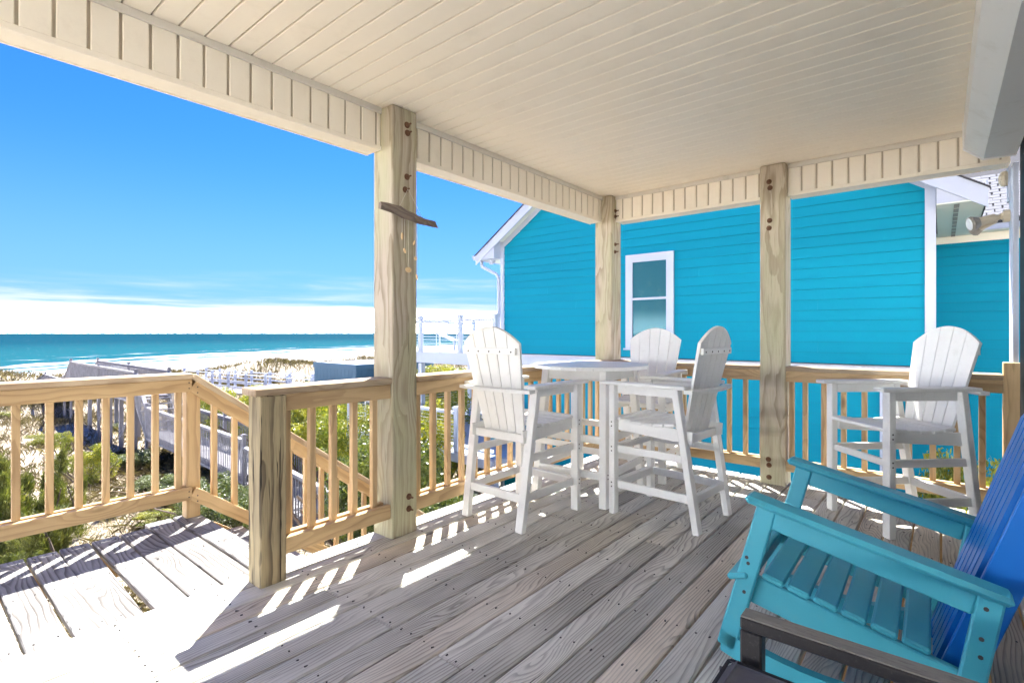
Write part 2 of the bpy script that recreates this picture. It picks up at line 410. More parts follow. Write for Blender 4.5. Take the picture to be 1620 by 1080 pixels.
def thing(name, loc, label=None, cat=None, group=None, kind=None, rz=0.0):
    return link(name, None, None, Matrix.Translation(V(loc)) @ Matrix.Rotation(rz, 4, 'Z'), label, cat, group, kind)

_cache = {}
def board(name, p0, p1, w_, t_, mat, parent=None, up=(0, 0, 1), ch=0.003, ext=None, **kw):
    """one timber piece from p0 to p1, local X along it; alike pieces share their mesh"""
    p0, p1 = V(p0), V(p1); x = p1 - p0; L = round(x.length, 3); x.normalize()
    z = V(up); z = (z - x * z.dot(x)).normalized(); y = z.cross(x)
    key = (name, L, round(w_, 4), round(t_, 4), ch, mat.name)
    me = _cache.get(key)
    if me is None:
        me = MB().box((0, 0, 0), (L, w_, t_), None, ch).mesh(name, mat); _cache[key] = me
    mw = Matrix((x, y, z)).transposed().to_4x4(); mw.translation = (p0 + p1) / 2
    return link(name, me, parent, mw, **kw)

def copy_tree(o, mw=None, parent=None):
    c = o.copy(); col.objects.link(c)
    if parent: c.parent = parent; c.matrix_parent_inverse = o.matrix_parent_inverse.copy(); c.matrix_basis = o.matrix_basis.copy()
    if mw is not None: c.matrix_basis = mw
    for ch in o.children: copy_tree(ch, None, c)
    return c

def bigmesh(name, verts, faces, mat, parent=None, smooth=False, **kw):
    me = bpy.data.meshes.new(name)
    nv, nf, k = len(verts), len(faces), faces.shape[1]
    me.vertices.add(nv); me.vertices.foreach_set('co', verts.astype(np.float32).ravel())
    me.loops.add(nf * k); me.loops.foreach_set('vertex_index', faces.astype(np.int32).ravel())
    me.polygons.add(nf); me.polygons.foreach_set('loop_start', np.arange(0, nf * k, k, dtype=np.int32))
    me.polygons.foreach_set('loop_total', np.full(nf, k, dtype=np.int32))
    me.materials.append(mat); me.update(calc_edges=True)
    if smooth: me.polygons.foreach_set('use_smooth', [True] * nf)
    return link(name, me, parent, **kw)

# picture helper used only to choose real-world places for far plants: ray at photo column u and depth d
CA, SA = cos(YAW), sin(YAW)
def ray(u, d):
    l = (u - 810) / FPX * d
    return d * CA + l * SA, d * SA - l * CA

# ------------------------------------------------------------------ terrain and sea
def shore(x): return 140 + 90 * (1 - exp(-min(x, 2000) / 70)) if x > -200 else 140 - 90 * 16.4
def gz_np(x, y):
    n = 0.16 * np.sin(x * .31 + 1.3) * np.sin(y * .27 + .4) + .10 * np.sin(x * .83 + y * .61) + .05 * np.sin(x * 1.9 - y * 1.5)
    base = -3.45 - .30 * np.clip((y - 10) / 18, 0, 1)
    crest = 1.75 * np.exp(-((y - 50 - 2.5 * np.sin(x * .11)) / 6.5) ** 2) * (1 + .22 * np.sin(x * .23 + 1) + .12 * np.sin(x * .61))
    fall = np.clip((y - 54) / 14, 0, 1); fall = fall * fall * (3 - 2 * fall)
    z = base + crest + n * (1 - .7 * fall) - 1.25 * fall
    shv = 140 + 90 * (1 - np.exp(-np.clip(x, -60, 2000) / 70))
    z = z - np.clip((y - (shv - 85)) / 50, 0, 30) * 1.10
    house = np.exp(-((y - 0) / 6.0) ** 2)
    z = z - n * house * .8
    return z
def gz(x, y): return float(gz_np(np.array(float(x)), np.array(float(y))))

xs = np.concatenate([np.linspace(-6000, -80, 12), np.linspace(-60, 120, 150), np.linspace(150, 9000, 24)])
ys = np.concatenate([np.linspace(-4000, -40, 8), np.linspace(-30, 75, 150), np.linspace(80, 420, 60)])
XX, YY = np.meshgrid(xs, ys); ZZ = gz_np(XX, YY)
vv = np.stack([XX.ravel(), YY.ravel(), ZZ.ravel()], 1)
nx, ny = len(xs), len(ys)
ii, jj = np.meshgrid(np.arange(nx - 1), np.arange(ny - 1)); a = (jj * nx + ii).ravel()
bigmesh('ground', vv, np.stack([a, a + 1, a + 1 + nx, a + nx], 1), M['sand'], smooth=True, kind='structure')
sea = MB(); S_ = 30000
sea.add([(-S_, 60, -6.0), (S_, 60, -6.0), (S_, S_, -6.0), (-S_, S_, -6.0)], [(0, 1, 2, 3)])
sea.obj('sea', M['sea'], kind='structure')

# ------------------------------------------------------------------ our porch: deck, landing, stairs
DE = 2.906                       # ocean edge of the deck
deck = thing('deck', (0, 0, 0), kind='structure')
pitch = 0.1455; joist = 0.4055; JX0 = 1.440
nails = MB()
for r in range(23):
    y1 = DE - r * pitch; y0 = max(y1 - pitch + .011, -.41); yc = (y0 + y1) / 2
    rr = random.Random(r * 7 + 1)
    joints = {3: [JX0, JX0 + 9 * joist], 6: [JX0], 9: [JX0], 1: [-1.0], 13: [4.28]}.get(r, [])
    if not joints:
        joints = [JX0 + joist * rr.choice([-7, -5, 4, 5, 6, 7, 8] if r < 12 else [-6, -4, 6, 8])]
    joints = [j for j in joints if -2.9 < j < 5.0]
    ends = [-3.2] + sorted(joints) + [5.14]
    for a_, b_ in zip(ends[:-1], ends[1:]):
        board('plank', (a_ + .002, yc, -.019 + rr.uniform(-.0015, .0015)), (b_ - .002, yc, -.019 + rr.uniform(-.0015, .0015)),
              y1 - y0, .038, M['deck'], deck, ch=.006)
    k = -11
    while True:
        xj = JX0 + joist * k + .02; k += 1
        if xj > 5.1: break
        if xj < -1: continue
        for dy_ in (.03, -.03):
            nails.cyl((xj + rr.uniform(-.008, .008), yc + dy_ + rr.uniform(-.006, .006), -.002),
                      (xj + rr.uniform(-.008, .008), yc + dy_, .0022), .0042, .0036, 6)
nails.obj('nail_heads', M['screw'], deck, kind='stuff')
fr_ = MB()
fr_.box((1.0, 2.87, -.17), (8.2, .04, .26)).box((5.08, 1.25, -.17), (.04, 3.2, .26)).box((1.0, 1.3, -.17), (8.2, .04, .26))
for k in range(-8, 10): fr_.box((JX0 + joist * k, 1.25, -.165), (.038, 3.2, .24))
fr_.obj('joist_frame', M['rail'], deck)

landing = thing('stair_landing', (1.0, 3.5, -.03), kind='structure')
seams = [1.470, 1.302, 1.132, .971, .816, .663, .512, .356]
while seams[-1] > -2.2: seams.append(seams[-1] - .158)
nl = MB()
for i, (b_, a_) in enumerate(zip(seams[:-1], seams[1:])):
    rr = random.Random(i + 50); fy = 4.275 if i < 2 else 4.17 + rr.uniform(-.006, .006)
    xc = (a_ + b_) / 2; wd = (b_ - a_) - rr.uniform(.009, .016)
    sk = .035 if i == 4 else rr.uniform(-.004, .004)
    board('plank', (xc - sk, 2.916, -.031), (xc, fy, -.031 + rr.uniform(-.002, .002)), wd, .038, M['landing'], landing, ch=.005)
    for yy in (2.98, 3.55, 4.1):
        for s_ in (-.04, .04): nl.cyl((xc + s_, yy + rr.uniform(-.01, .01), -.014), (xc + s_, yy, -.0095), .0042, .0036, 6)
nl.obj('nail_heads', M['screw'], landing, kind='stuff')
MB().box((-.35, 4.13, -.16), (3.6, .04, .2)).box((-.35, 2.94, -.16), (3.6, .03, .2)).box((1.44, 3.55, -.19), (.04, 1.2, .22)).obj('joist_frame', M['rail'], landing)

SL = 0.735
stairs = thing('porch_stairs', (3.6, 3.55, -3.4), 'wooden stairs going down from the landing to the sandy yard beside the porch', 'stairs')
for i in range(16):
    x = 1.62 + i * .275; z = -.20 - i * .275 * SL
    board('tread', (x, 2.98, z), (x, 4.2, z), .27, .038, M['landing'], stairs)
for yy in (2.96, 4.24):
    MB().beam((1.5, yy, -.22), (6.05, yy, -.22 - 4.55 * SL), .038, .27).obj('stringer', M['rail'], stairs)

# ------------------------------------------------------------------ posts
def bolt(parent, p, n_, lab=None):
    p, n_ = V(p), V(n_)
    mb = MB(); mb.cyl(p, p + n_ * .004, .021, .021, 12).cyl(p + n_ * .004, p + n_ * .016, .0125, .0125, 6).cyl(p + n_ * .016, p + n_ * .042, .006, .006, 8)
    return mb.obj('bolt', M['rust'], parent)
def headbolt(parent, p, n_):
    p, n_ = V(p), V(n_)
    MB().cyl(p, p + n_ * .005, .022, .022, 12).cyl(p + n_ * .005, p + n_ * .017, .017, .010, 10).obj('bolt', M['rust'], parent)

def post8(x, y, label, ztop=2.788):
    t_ = thing('porch_post', (x + .102, y + .102, 0), label, 'post', 'square timber posts holding up the porch roof')
    board('shaft', (x + .102, y + .102, -.05), (x + .102, y + .102, ztop), .204, .204, M['post'], t_, up=(0, 1, 0), ch=.008)
    return t_
P2 = post8(2.056, 2.702, 'thick square timber post nearest the camera with driftwood chime hanging on it')
P3 = post8(4.918, 2.702, 'square timber post at the far corner of the porch behind the table')
P4 = post8(4.918, 1.031, 'square timber post in the side railing in front of the turquoise wall')
for x_, z in ((2.172, 2.683), (2.176, 2.632), (2.172, 2.343), (2.158, 2.256), (2.188, .243), (2.188, .163)):
    bolt(P2, (x_, 2.702, z), (0, -1, 0))
for x_, z in ((4.99, 2.63), (4.99, 2.57), (4.99, 2.27), (4.985, 2.19)):
    bolt(P3, (x_, 2.702, z), (0, -1, 0))
for y_, z in ((1.160, 2.64), (1.152, 2.585), (1.155, 2.30), (1.160, 2.235), (1.165, .215), (1.16, .165), (1.16, .06)):
    headbolt(P4, (4.918, y_, z), (-1, 0, 0))

# ------------------------------------------------------------------ railings
def railing(label, a, b, out, bal, cap=(0, 0), slope=0.0, capw=.16, rail_ext=(0, 0)):
    """a, b: ends of the inner rail face at z=0 (2D); out: unit vector away from the porch"""
    a, b, out = V((*a, 0)), V((*b, 0)), V((*out, 0)); d = b - a; L = d.length; d.normalize()
    mid = (a + b) / 2 + out * .06
    t_ = thing('railing', mid, label, 'railing', 'pine railings round the porch and its stairs')
    dz_ = lambda s_: -slope * s_
    def P(s_, o_, z): v = a + d * s_ + out * o_; return V((v.x, v.y, z + dz_(s_)))
    s0, s1 = -rail_ext[0], L + rail_ext[1]
    for z, nm in ((.945, 'top_rail'), (.1725, 'bottom_rail')):
        board(nm, P(s0, .019, z), P(s1, .019, z), .038, .089, M['rail'], t_)
        board(nm, P(s0, .097, z), P(s1, .097, z), .038, .089, M['rail'], t_)
    for s_ in bal:
        p0, p1 = P(s_, .058, .135), P(s_, .058, .985)
        board('baluster', p0, p1, .038, .036, M['rail'], t_, up=(out.x, out.y, 0))
    c0, c1 = -cap[0], L + cap[1]
    board('cap_rail', P(c0, .058, 1.012), P(c1, .058, 1.012), capw, .040, M['cap'], t_, ch=.006)
    return t_
# newel to big post
R1 = railing('short pine railing between the stained newel and the big post', (1.362, 2.718), (2.056, 2.718), (0, 1),
             [v_ - 1.362 for v_ in (1.395, 1.545, 1.680, 1.820, 1.965)], cap=(.17, -.002))
nw = thing('newel_post', (1.292, 2.772, 0), 'dark streaked newel post at the head of the stairs on the sunlit deck edge', 'newel post')
board('shaft', (1.292, 2.772, -.04), (1.292, 2.772, .990), .14, .14, M['newel'], nw, up=(0, 1, 0), ch=.006)
railing('ocean side pine railing behind the table between big post and corner post', (2.260, 2.718), (4.918, 2.718), (0, 1),
        [.06 + .1425 * i for i in range(18)], cap=(-.002, -.002))
railing('side pine railing between the corner post and the knotty post', (4.934, 2.702), (4.934, 1.235), (1, 0),
        [.045 + .1425 * i for i in range(11)], cap=(-.002, -.002))
R5 = railing('side pine railing behind the lone chair ending at the house corner', (4.934, 1.031), (4.934, -.330), (1, 0),
        [1.031 - v_ for v_ in (.995, .893, .755, .615, .474, .334, .192, .05, -.088, -.224)], cap=(-.002, 0))
board('end_post', (4.985, -.376, -.03), (4.985, -.376, 1.115), .09, .09, M['rail'], R5, up=(0, 1, 0), ch=.004)
RL = railing('pine railing along the outer edge of the sunlit landing', (-2.1, 4.125), (1.385, 4.125), (0, 1),
        [v_ + 2.1 for v_ in ([.474 - .14 * k for k in range(17, 0, -1)] + [.474, .623, .763, .899, 1.032, 1.174, 1.313])], cap=(0, .0))
board('corner_post', (1.408, 4.212, -.35), (1.408, 4.212, .985), .09, .09, M['rail'], RL, up=(0, 1, 0), ch=.004)
RS = railing('sloping pine handrail going down beside the porch stairs', (1.390, 4.125), (5.9, 4.125), (0, 1),
        [.16 + .145 * k for k in range(31)], cap=(0, 0), slope=SL)
for xx in (3.9, 5.85):
    board('corner_post', (xx, 4.232, -.5 - (xx - 1.39) * SL), (xx, 4.232, .96 - (xx - 1.39) * SL), .09, .09, M['rail'], RS, up=(0, 1, 0), ch=.004)
for o_, n_ in ((RL, (1.372, 4.1249)),):
    s_ = MB()
    for z in (.925, .965, .15, .19): s_.cyl((1.365, 4.1255, z), (1.365, 4.1225, z), .005, .005, 6)
    for xx, zz in ((1.42, .93), (1.42, .89), (1.42, .15), (1.42, .11)): s_.cyl((xx, 4.1255, zz), (xx, 4.1225, zz), .005, .005, 6)
    s_.obj('nail_heads', M['screw'], RL, kind='stuff')

# ------------------------------------------------------------------ ceiling, beams, roof
CZ, BZ, PP = 2.790, 2.513, 0.1133
ceil_ = thing('ceiling', (1, 1.2, CZ), kind='structure')
x0 = .323 - PP * 30
i = 0
while x0 + PP * i < 5.02:
    xa = x0 + PP * i; i += 1
    board('panel', (xa + PP / 2, -.40, CZ + .009), (xa + PP / 2, 2.826, CZ + .009), PP - .006, .018, M['vinyl'], ceil_, ch=.004)
MB().box((1.0, 1.21, CZ + .026), (8.1, 3.3, .012)).obj('groove_backing', M['vinylback'], ceil_)

def beam_run(label, horiz, c_in, a, b, seams_from, outw=.14):
    """horiz 0: beam along X with inner face at Y=c_in ; 1: along Y with inner face at X=c_in"""
    def P(s_, o_, z): return (s_, c_in + o_, z) if horiz == 0 else (c_in + o_, s_, z)
    t_ = thing('porch_beam', P((a + b) / 2, .07, BZ), label, 'beam', 'panelled beams round the porch ceiling')
    def bx(nm, s0, s1, o0, o1, z0, z1, mt, ch=.002):
        p, q = V(P(s0, (o0 + o1) / 2, (z0 + z1) / 2)), V(P(s1, (o0 + o1) / 2, (z0 + z1) / 2))
        return board(nm, p, q, o1 - o0, z1 - z0, mt, t_, ch=ch)
    bx('core', a, b, .014, outw - .004, BZ + .012, CZ - .002, M['vinylback'], 0)
    bx('outer_fascia', a, b, outw - .0035, outw + .012, BZ - .004, CZ + .05, M['vinyl'])
    bx('bottom_trim', a, b, .004, outw - .0038, BZ, BZ + .011, M['vinyl'])
    bx('bottom_channel', a, b, -.004, .0036, BZ - .003, BZ + .026, M['vinyl'])
    bx('top_channel', a, b, -.010, .004, CZ - .040, CZ - .0005, M['vinyltrim'])
    # panels
    s_ = seams_from - PP * 60
    while s_ < b:
        lo, hi = max(s_ + .006, a + .001), min(s_ + PP - .006, b - .001); s_ += PP
        if hi - lo < .012: continue
        p, q = V(P((lo + hi) / 2, .0085, BZ + .012)), V(P((lo + hi) / 2, .0085, CZ - .012))
        board('panel', p, q, hi - lo, .011, M['vinyl'], t_, up=(0, 1, 0) if horiz == 0 else (1, 0, 0), ch=.004)
    return t_
beam_run('long ivory panelled beam left of the big timber post', 0, 2.822, -3.1, 2.056, .323)
beam_run('ivory panelled beam between the big post and the corner post', 0, 2.822, 2.260, 4.918, .323)
beam_run('ivory panelled beam between the corner post and the knotty post', 1, 5.007, 1.235, 2.702, .925)
beam_run('ivory panelled beam from the knotty post to the house corner', 1, 5.007, -.372, 1.031, .925)

roof = thing('porch_roof', (1, 1.5, 2.9), 'flat roof over the porch above the ivory ceiling', 'roof')
MB().box((1.22, 1.42, 2.90), (8.84, 3.86, .13)).obj('roof_slab', M['vinyl'], roof)
MB().box((1.22, 3.361, 2.885), (8.84, .02, .16)).obj('fascia', M['vinyltrim'], roof)

# white box running along the house wall under the ceiling
sb = thing('shutter_box', (1.0, -.37, 2.5), 'white boxed-in header running along the house wall under the ceiling', 'header')
MB().prism([(-.118, 2.789), (-.121, 2.604), (-.222, 2.512), (-.385, 2.512), (-.385, 2.789)], 0, -3.0, 4.80).obj('casing', M['boxwhite'], sb)
MB().prism([(-.112, 2.789), (-.115, 2.600), (-.219, 2.506), (-.385, 2.506), (-.385, 2.5115), (-.2215, 2.5115), (-.1205, 2.6035), (-.1175, 2.789)], 0, 4.80, 4.812).obj('end_cap', M['boxwhite'], sb)

# our house wall along the right
hw = thing('porch_house', (2, -.6, 0), 'dark doors and white corner trim of the house at the right edge', 'house')
MB().box((.9, -.56, -.35), (8.0, .30, 6.3)).obj('wall', M['dark'], hw)
zz_ = -.02
while zz_ < 2.75:
    board('siding_board', (-3.1, -.4035, zz_ + .06), (2.2, -.4035, zz_ + .06), .012, .114, M['boxwhite'], hw); zz_ += .115  # unseen stretch of wall, given pale boards to bounce light onto deck and posts
MB().box((1.0, -1.6, 4.45), (8.3, 9.0, 2.95)).obj('added_upper_block', M['vinyl'], hw)  # unseen block added above the porch to even out light on the turquoise wall
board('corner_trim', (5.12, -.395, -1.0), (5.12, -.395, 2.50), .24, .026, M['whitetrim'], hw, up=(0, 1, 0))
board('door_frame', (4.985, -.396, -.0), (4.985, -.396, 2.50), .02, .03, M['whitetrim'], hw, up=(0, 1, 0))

# ------------------------------------------------------------------ neighbour's turquoise house
NX = 10.0
nh = thing('beach_house', (13, 4.3, -3.5), 'large turquoise lap-sided beach house with white trim next door', 'house')
RS_, RY, RZ = .667, 4.367, 3.62 + .667 * 4.21     # roof slope, ridge y, ridge z at wall plane
YL, YR = 8.577, .157
def gable_z(y): return 3.62 + RS_ * ((YL - y) if y > RY else (y - YR))
WIN = (4.09, 5.13, 1.00, 2.95)
def siding_row(z0, h, ya, yb, x=NX, mt='turq', parent=None, gable=True):
    zt = z0 + h - .0045; poly = []
    def ymax(z): return min(yb, YL - (z - 3.62) / RS_) if gable and z > 3.62 else yb
    def ymin(z): return max(ya, YR + (z - 3.62) / RS_) if gable and z > 3.62 else ya
    a0, b0, a1, b1 = ymin(z0), ymax(z0), ymin(zt), ymax(zt)
    if b0 - a0 < .1: return
    if b1 < a1: a1 = b1 = (a1 + b1) / 2
    if b0 - a0 > 3 and gable is not None and random.random() < .8:
        js = round(random.uniform(a0 + 1, b0 - 1) / .4) * .4
        siding_piece(z0, zt, a0, js - .0015, a1, js - .0015, x, mt, parent); siding_piece(z0, zt, js + .0015, b0, js + .0015, b1, x, mt, parent)
    else: siding_piece(z0, zt, a0, b0, a1, b1, x, mt, parent)
def siding_piece(z0, zt, a0, b0, a1, b1, x, mt, parent):
    # lapped board: bottom proud
    xb, xt = x - .022, x - .006
    mb = MB()
    mb.add([(xb, a0, z0), (xb, b0, z0), (xt, b1, zt), (xt, a1, zt), (xb + .010, a0, z0), (xb + .010, b0, z0), (xt + .003, b1, zt), (xt + .003, a1, zt)],
           [(0, 3, 2, 1), (4, 5, 6, 7), (0, 1, 5, 4), (3, 7, 6, 2), (0, 4, 7, 3), (1, 2, 6, 5)])
    mb.obj('siding_board', M[mt], parent)
SP = .1775
zz = .815
while zz < 6.6:
    siding_row(zz, SP, YR, YL, parent=nh)
    zz += SP
zz = .50 - SP
while zz > -3.7:
    siding_row(zz, SP, .716, YL, parent=nh, gable=False); zz -= SP
# core behind the boards
MB().prism([(YR, .5), (YL, .5), (YL, 3.62), (RY, RZ), (YR, 3.62)], 0, NX + .002, 18).obj('wall', M['turqback'], nh)
MB().box((14, (.716 + YL) / 2, -1.9), (7.99, YL - .716, 4.78)).obj('wall', M['turqback'], nh)
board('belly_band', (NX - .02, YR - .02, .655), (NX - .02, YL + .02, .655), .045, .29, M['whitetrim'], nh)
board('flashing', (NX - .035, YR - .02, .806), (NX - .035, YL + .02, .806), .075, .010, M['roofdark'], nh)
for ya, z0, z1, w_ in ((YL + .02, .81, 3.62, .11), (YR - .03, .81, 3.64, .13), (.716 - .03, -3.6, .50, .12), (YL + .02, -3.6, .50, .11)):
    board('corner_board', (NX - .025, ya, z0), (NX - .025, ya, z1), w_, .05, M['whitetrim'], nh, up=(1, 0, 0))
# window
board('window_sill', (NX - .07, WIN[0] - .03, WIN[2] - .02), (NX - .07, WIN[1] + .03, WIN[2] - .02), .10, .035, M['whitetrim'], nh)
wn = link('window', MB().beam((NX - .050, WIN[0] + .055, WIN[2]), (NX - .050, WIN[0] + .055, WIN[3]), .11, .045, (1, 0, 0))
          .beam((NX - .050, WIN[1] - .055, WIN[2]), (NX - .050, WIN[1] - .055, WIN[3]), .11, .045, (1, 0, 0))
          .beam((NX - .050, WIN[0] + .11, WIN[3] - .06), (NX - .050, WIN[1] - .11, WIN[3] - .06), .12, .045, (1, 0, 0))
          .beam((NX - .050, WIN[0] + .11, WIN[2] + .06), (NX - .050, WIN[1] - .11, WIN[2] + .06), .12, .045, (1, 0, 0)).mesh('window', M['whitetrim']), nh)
a_, b_, c_, d_ = WIN[0] + .11, WIN[1] - .11, WIN[2] + .12, WIN[3] - .12; zm = (c_ + d_) / 2 + .05
sash = MB()
for (p, q, ww) in (((a_ + .02, c_), (a_ + .02, d_), .04), ((b_ - .02, c_), (b_ - .02, d_), .04), ((a_ + .04, d_ - .02), (b_ - .04, d_ - .02), .04), ((a_ + .04, c_ + .02), (b_ - .04, c_ + .02), .04), ((a_ + .04, zm), (b_ - .04, zm), .04)):
    sash.beam((NX - .052, *p), (NX - .052, *q), ww, .03, (1, 0, 0))
sash.obj('sash', M['whitetrim'], wn)
MB().box((NX - .040, (a_ + b_) / 2, (zm + d_) / 2), (.003, b_ - a_ - .08, d_ - zm - .06)).obj('pane', M['glass'], wn)
MB().box((NX - .046, (a_ + b_) / 2, (zm + c_) / 2), (.003, b_ - a_ - .08, zm - c_ - .06)).obj('pane', M['glass'], wn)
MB().box((NX - .031, (a_ + b_) / 2, (c_ + d_) / 2), (.006, b_ - a_, d_ - c_)).obj('blind', M['blind'], wn)
# roof slopes, rakes, soffits
RX0, RX1 = 9.68, 18.5
EL, ER = 9.26, -.50          # eave lines in y
def rz(y): return gable_z(y) + .17
zel, zer = 3.62 - RS_ * (EL - YL) + .17, 3.62 - RS_ * (YR - ER) + .17
for (e, ze, nm) in ((EL, zel, 'l'), (ER, zer, 'r')):
    MB().prism([(e, ze), (RY, RZ + .17), (RY, RZ + .02), (e, ze - .03)], 0, RX0 + .03, RX1).obj('roof', M['shingle'], nh)
    MB().prism([(e, ze - .001), (RY, RZ + .169), (RY, RZ - .13), (e + (.0 if nm == 'l' else 0), ze - .30 if nm == 'r' else ze - .26)], 0, RX0, RX0 + .028).obj('rake_board', M['whitetrim'], nh)
    s_ = 1 if nm == 'l' else -1
    MB().prism([(e + s_ * .02, ze - .013), (RY, RZ + .197), (RY, RZ + .172), (e + s_ * .02, ze + .004 - .042)], 0, RX0 - .025, RX0 + .03).obj('drip_edge', M['roofdark'], nh)
    yw = YL if nm == 'l' else YR
    MB().prism([(yw, 3.62), (RY, RZ), (RY, RZ - .15), (yw, 3.47)], 0, NX - .03, NX - .004).obj('frieze_board', M['whitetrim'], nh)
    # sloped soffit under the rake
    MB().prism([(yw, 3.62), (RY, RZ), (RY, RZ + .02), (yw, 3.64)], 0, RX0 + .03, NX + .003).obj('rake_soffit', M['soffit'], nh)
# left boxed eave
MB().prism([(YL + .075, 3.20), (EL - .005, 3.20), (EL - .005, zel - .031), (YL + .075, 3.64)], 0, RX0 + .03, NX + .003).obj('eave_return', M['whitetrim'], nh)
MB().box((14.2, (YL + EL) / 2 + .04, 3.215), (8.3, EL - YL - .09, .03)).obj('eave_soffit', M['soffit'], nh)
g_ = MB()
g_.prism([(EL, zel - .02), (EL + .12, zel - .02), (EL + .12, zel - .07), (EL + .07, zel - .14), (EL, zel - .14)], 0, RX0 - .01, RX1)
g_.obj('gutter', M['whitetrim'], nh)
ds = [V((9.95, EL + .05, zel - .13)), V((9.95, EL + .03, 3.06)), V((9.95, YL + .20, 2.82)), V((9.95, YL + .13, 2.72)), V((9.95, YL + .13, .83))]
dm = MB()
for p, q in zip(ds[:-1], ds[1:]): dm.beam(p, q, .075, .075, (1, 0, 0), .015)
dm.obj('downspout', M['whitetrim'], nh)
MB().cyl((9.9, YL + .32, 3.14), (9.9, YL + .32, 3.19), .10, .10, 12).cyl((9.9, YL + .32, 3.08), (9.9, YL + .32, 3.14), .05, .09, 12).obj('eave_lamp', M['whitetrim'], nh)
# right boxed eave with vent
MB().prism([(YR - .10, 3.195), (ER + .03, 3.195), (ER + .03, zer - .16), (YR - .10, 3.66)], 0, RX0 + .028, NX - .003).obj('eave_return', M['whitetrim'], nh)
MB().box((11.55, (YR - .1 + ER) / 2, 3.18), (3.7, YR - .1 - ER, .02)).obj('eave_soffit', M['soffit'], nh)
MB().box((11.5, ER + .012, 3.30), (3.6, .02, .26)).obj('eave_fascia', M['whitetrim'], nh)
vm_ = MB()
for k in range(9): vm_.box((9.95 + .37 * k, -.17, 3.1685), (.30, .06, .005))
vm_.obj('soffit_vent', M['vent'], nh)
# recessed wing on the right
WX = 13.1
zz = -3.6
while zz < 3.0:
    if zz < 3.02: siding_row(zz, SP, -3.2, .9, x=WX, parent=nh, gable=False)
    zz += SP
MB().box((WX + 2.5, -1.2, -.21), (4.99, 4.3, 6.76)).obj('wall', M['turqback'], nh)
board('frieze_board', (WX - .02, -3.2, 3.115), (WX - .02, .1, 3.115), .04, .15, M['vinyl'], nh)
MB().box((12.98, -1.6, 3.20), (.34, 3.4, .018)).obj('eave_soffit', M['soffit'], nh)
board('eave_fascia', (12.80, -3.2, 3.285), (12.80, -.53, 3.285), .03, .17, M['whitetrim'], nh)
wr = MB().prism([(12.77, 3.372), (16.5, 3.372 + 3.73 * .667), (16.5, 3.30 + 3.73 * .667), (12.77, 3.30)], 1, -3.4, -.2).obj('roof', M['roofdark'], nh)
sl = V((1, 0, .667)).normalized(); nrm = V((-.667, 0, 1)).normalized()
for r_ in range(16):
    s0 = r_ * .135
    for k in range(11):
        yy = -2.75 + k * .235 + (.12 if r_ % 2 else 0) + random.uniform(-.01, .01)
        if yy > -.34: continue
        c0 = V((12.775, yy, 3.377)) + sl * s0 + nrm * (.012 + .002 * (k % 3))
        board('shingle', c0, c0 + sl * .122, .218, .010, M['shingle'], wr, up=nrm, ch=0)

# ------------------------------------------------------------------ neighbour's balconies
def cable_deck(name, label, x0_, x1_, ya, yb, zt, fh, posts, gname, wall_end):
    t_ = thing(name, ((x0_ + x1_) / 2, (ya + yb) / 2, zt), label, 'deck', gname)
    nb = int((yb - ya) / .145)
    for k in range(nb):
        board('plank', (x0_ + .02, ya + (k + .5) * .145, zt - .0125), (x1_, ya + (k + .5) * .145, zt - .0125), .139, .025, M['greydeck'], t_, ch=0)
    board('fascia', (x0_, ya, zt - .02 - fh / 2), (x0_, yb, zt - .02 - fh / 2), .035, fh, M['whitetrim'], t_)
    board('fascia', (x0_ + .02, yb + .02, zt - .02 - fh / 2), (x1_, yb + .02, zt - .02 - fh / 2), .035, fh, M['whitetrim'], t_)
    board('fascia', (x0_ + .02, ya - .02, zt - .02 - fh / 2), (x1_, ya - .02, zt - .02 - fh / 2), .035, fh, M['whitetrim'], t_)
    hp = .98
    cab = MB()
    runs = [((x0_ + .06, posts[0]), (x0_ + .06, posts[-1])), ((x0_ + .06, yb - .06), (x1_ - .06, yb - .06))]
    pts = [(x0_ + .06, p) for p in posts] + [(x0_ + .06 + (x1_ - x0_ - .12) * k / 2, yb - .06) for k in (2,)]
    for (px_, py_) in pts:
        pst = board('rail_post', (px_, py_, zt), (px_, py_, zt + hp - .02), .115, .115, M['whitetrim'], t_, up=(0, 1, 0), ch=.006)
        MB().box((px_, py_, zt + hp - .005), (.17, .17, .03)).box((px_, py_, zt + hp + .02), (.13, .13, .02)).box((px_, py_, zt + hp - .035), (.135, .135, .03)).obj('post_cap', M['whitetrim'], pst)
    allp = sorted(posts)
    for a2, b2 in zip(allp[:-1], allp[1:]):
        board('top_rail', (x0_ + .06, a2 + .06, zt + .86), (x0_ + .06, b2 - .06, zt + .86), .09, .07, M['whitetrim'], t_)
        ym = (a2 + b2) / 2
        board('mid_post', (x0_ + .06, ym, zt), (x0_ + .06, ym, zt + .82), .03, .03, M['steel'], t_, up=(0, 1, 0))
        for q in range(9): cab.cyl((x0_ + .06, a2 + .06, zt + .08 + q * .083), (x0_ + .06, b2 - .06, zt + .08 + q * .083), .004, .004, 5)
    xa2 = x0_ + .12
    board('top_rail', (xa2, yb - .06, zt + .86), (x1_ - .1, yb - .06, zt + .86), .09, .07, M['whitetrim'], t_)
    for q in range(9): cab.cyl((xa2, yb - .06, zt + .08 + q * .083), (x1_, yb - .06, zt + .08 + q * .083), .004, .004, 5)
    for k in range(1, 4): cab.cyl((x0_ + (x1_ - x0_) * k / 4, yb - .06, zt), (x0_ + (x1_ - x0_) * k / 4, yb - .06, zt + .82), .012, .012, 5)
    cab.obj('cable', M['steel'], t_, kind='stuff')
    return t_
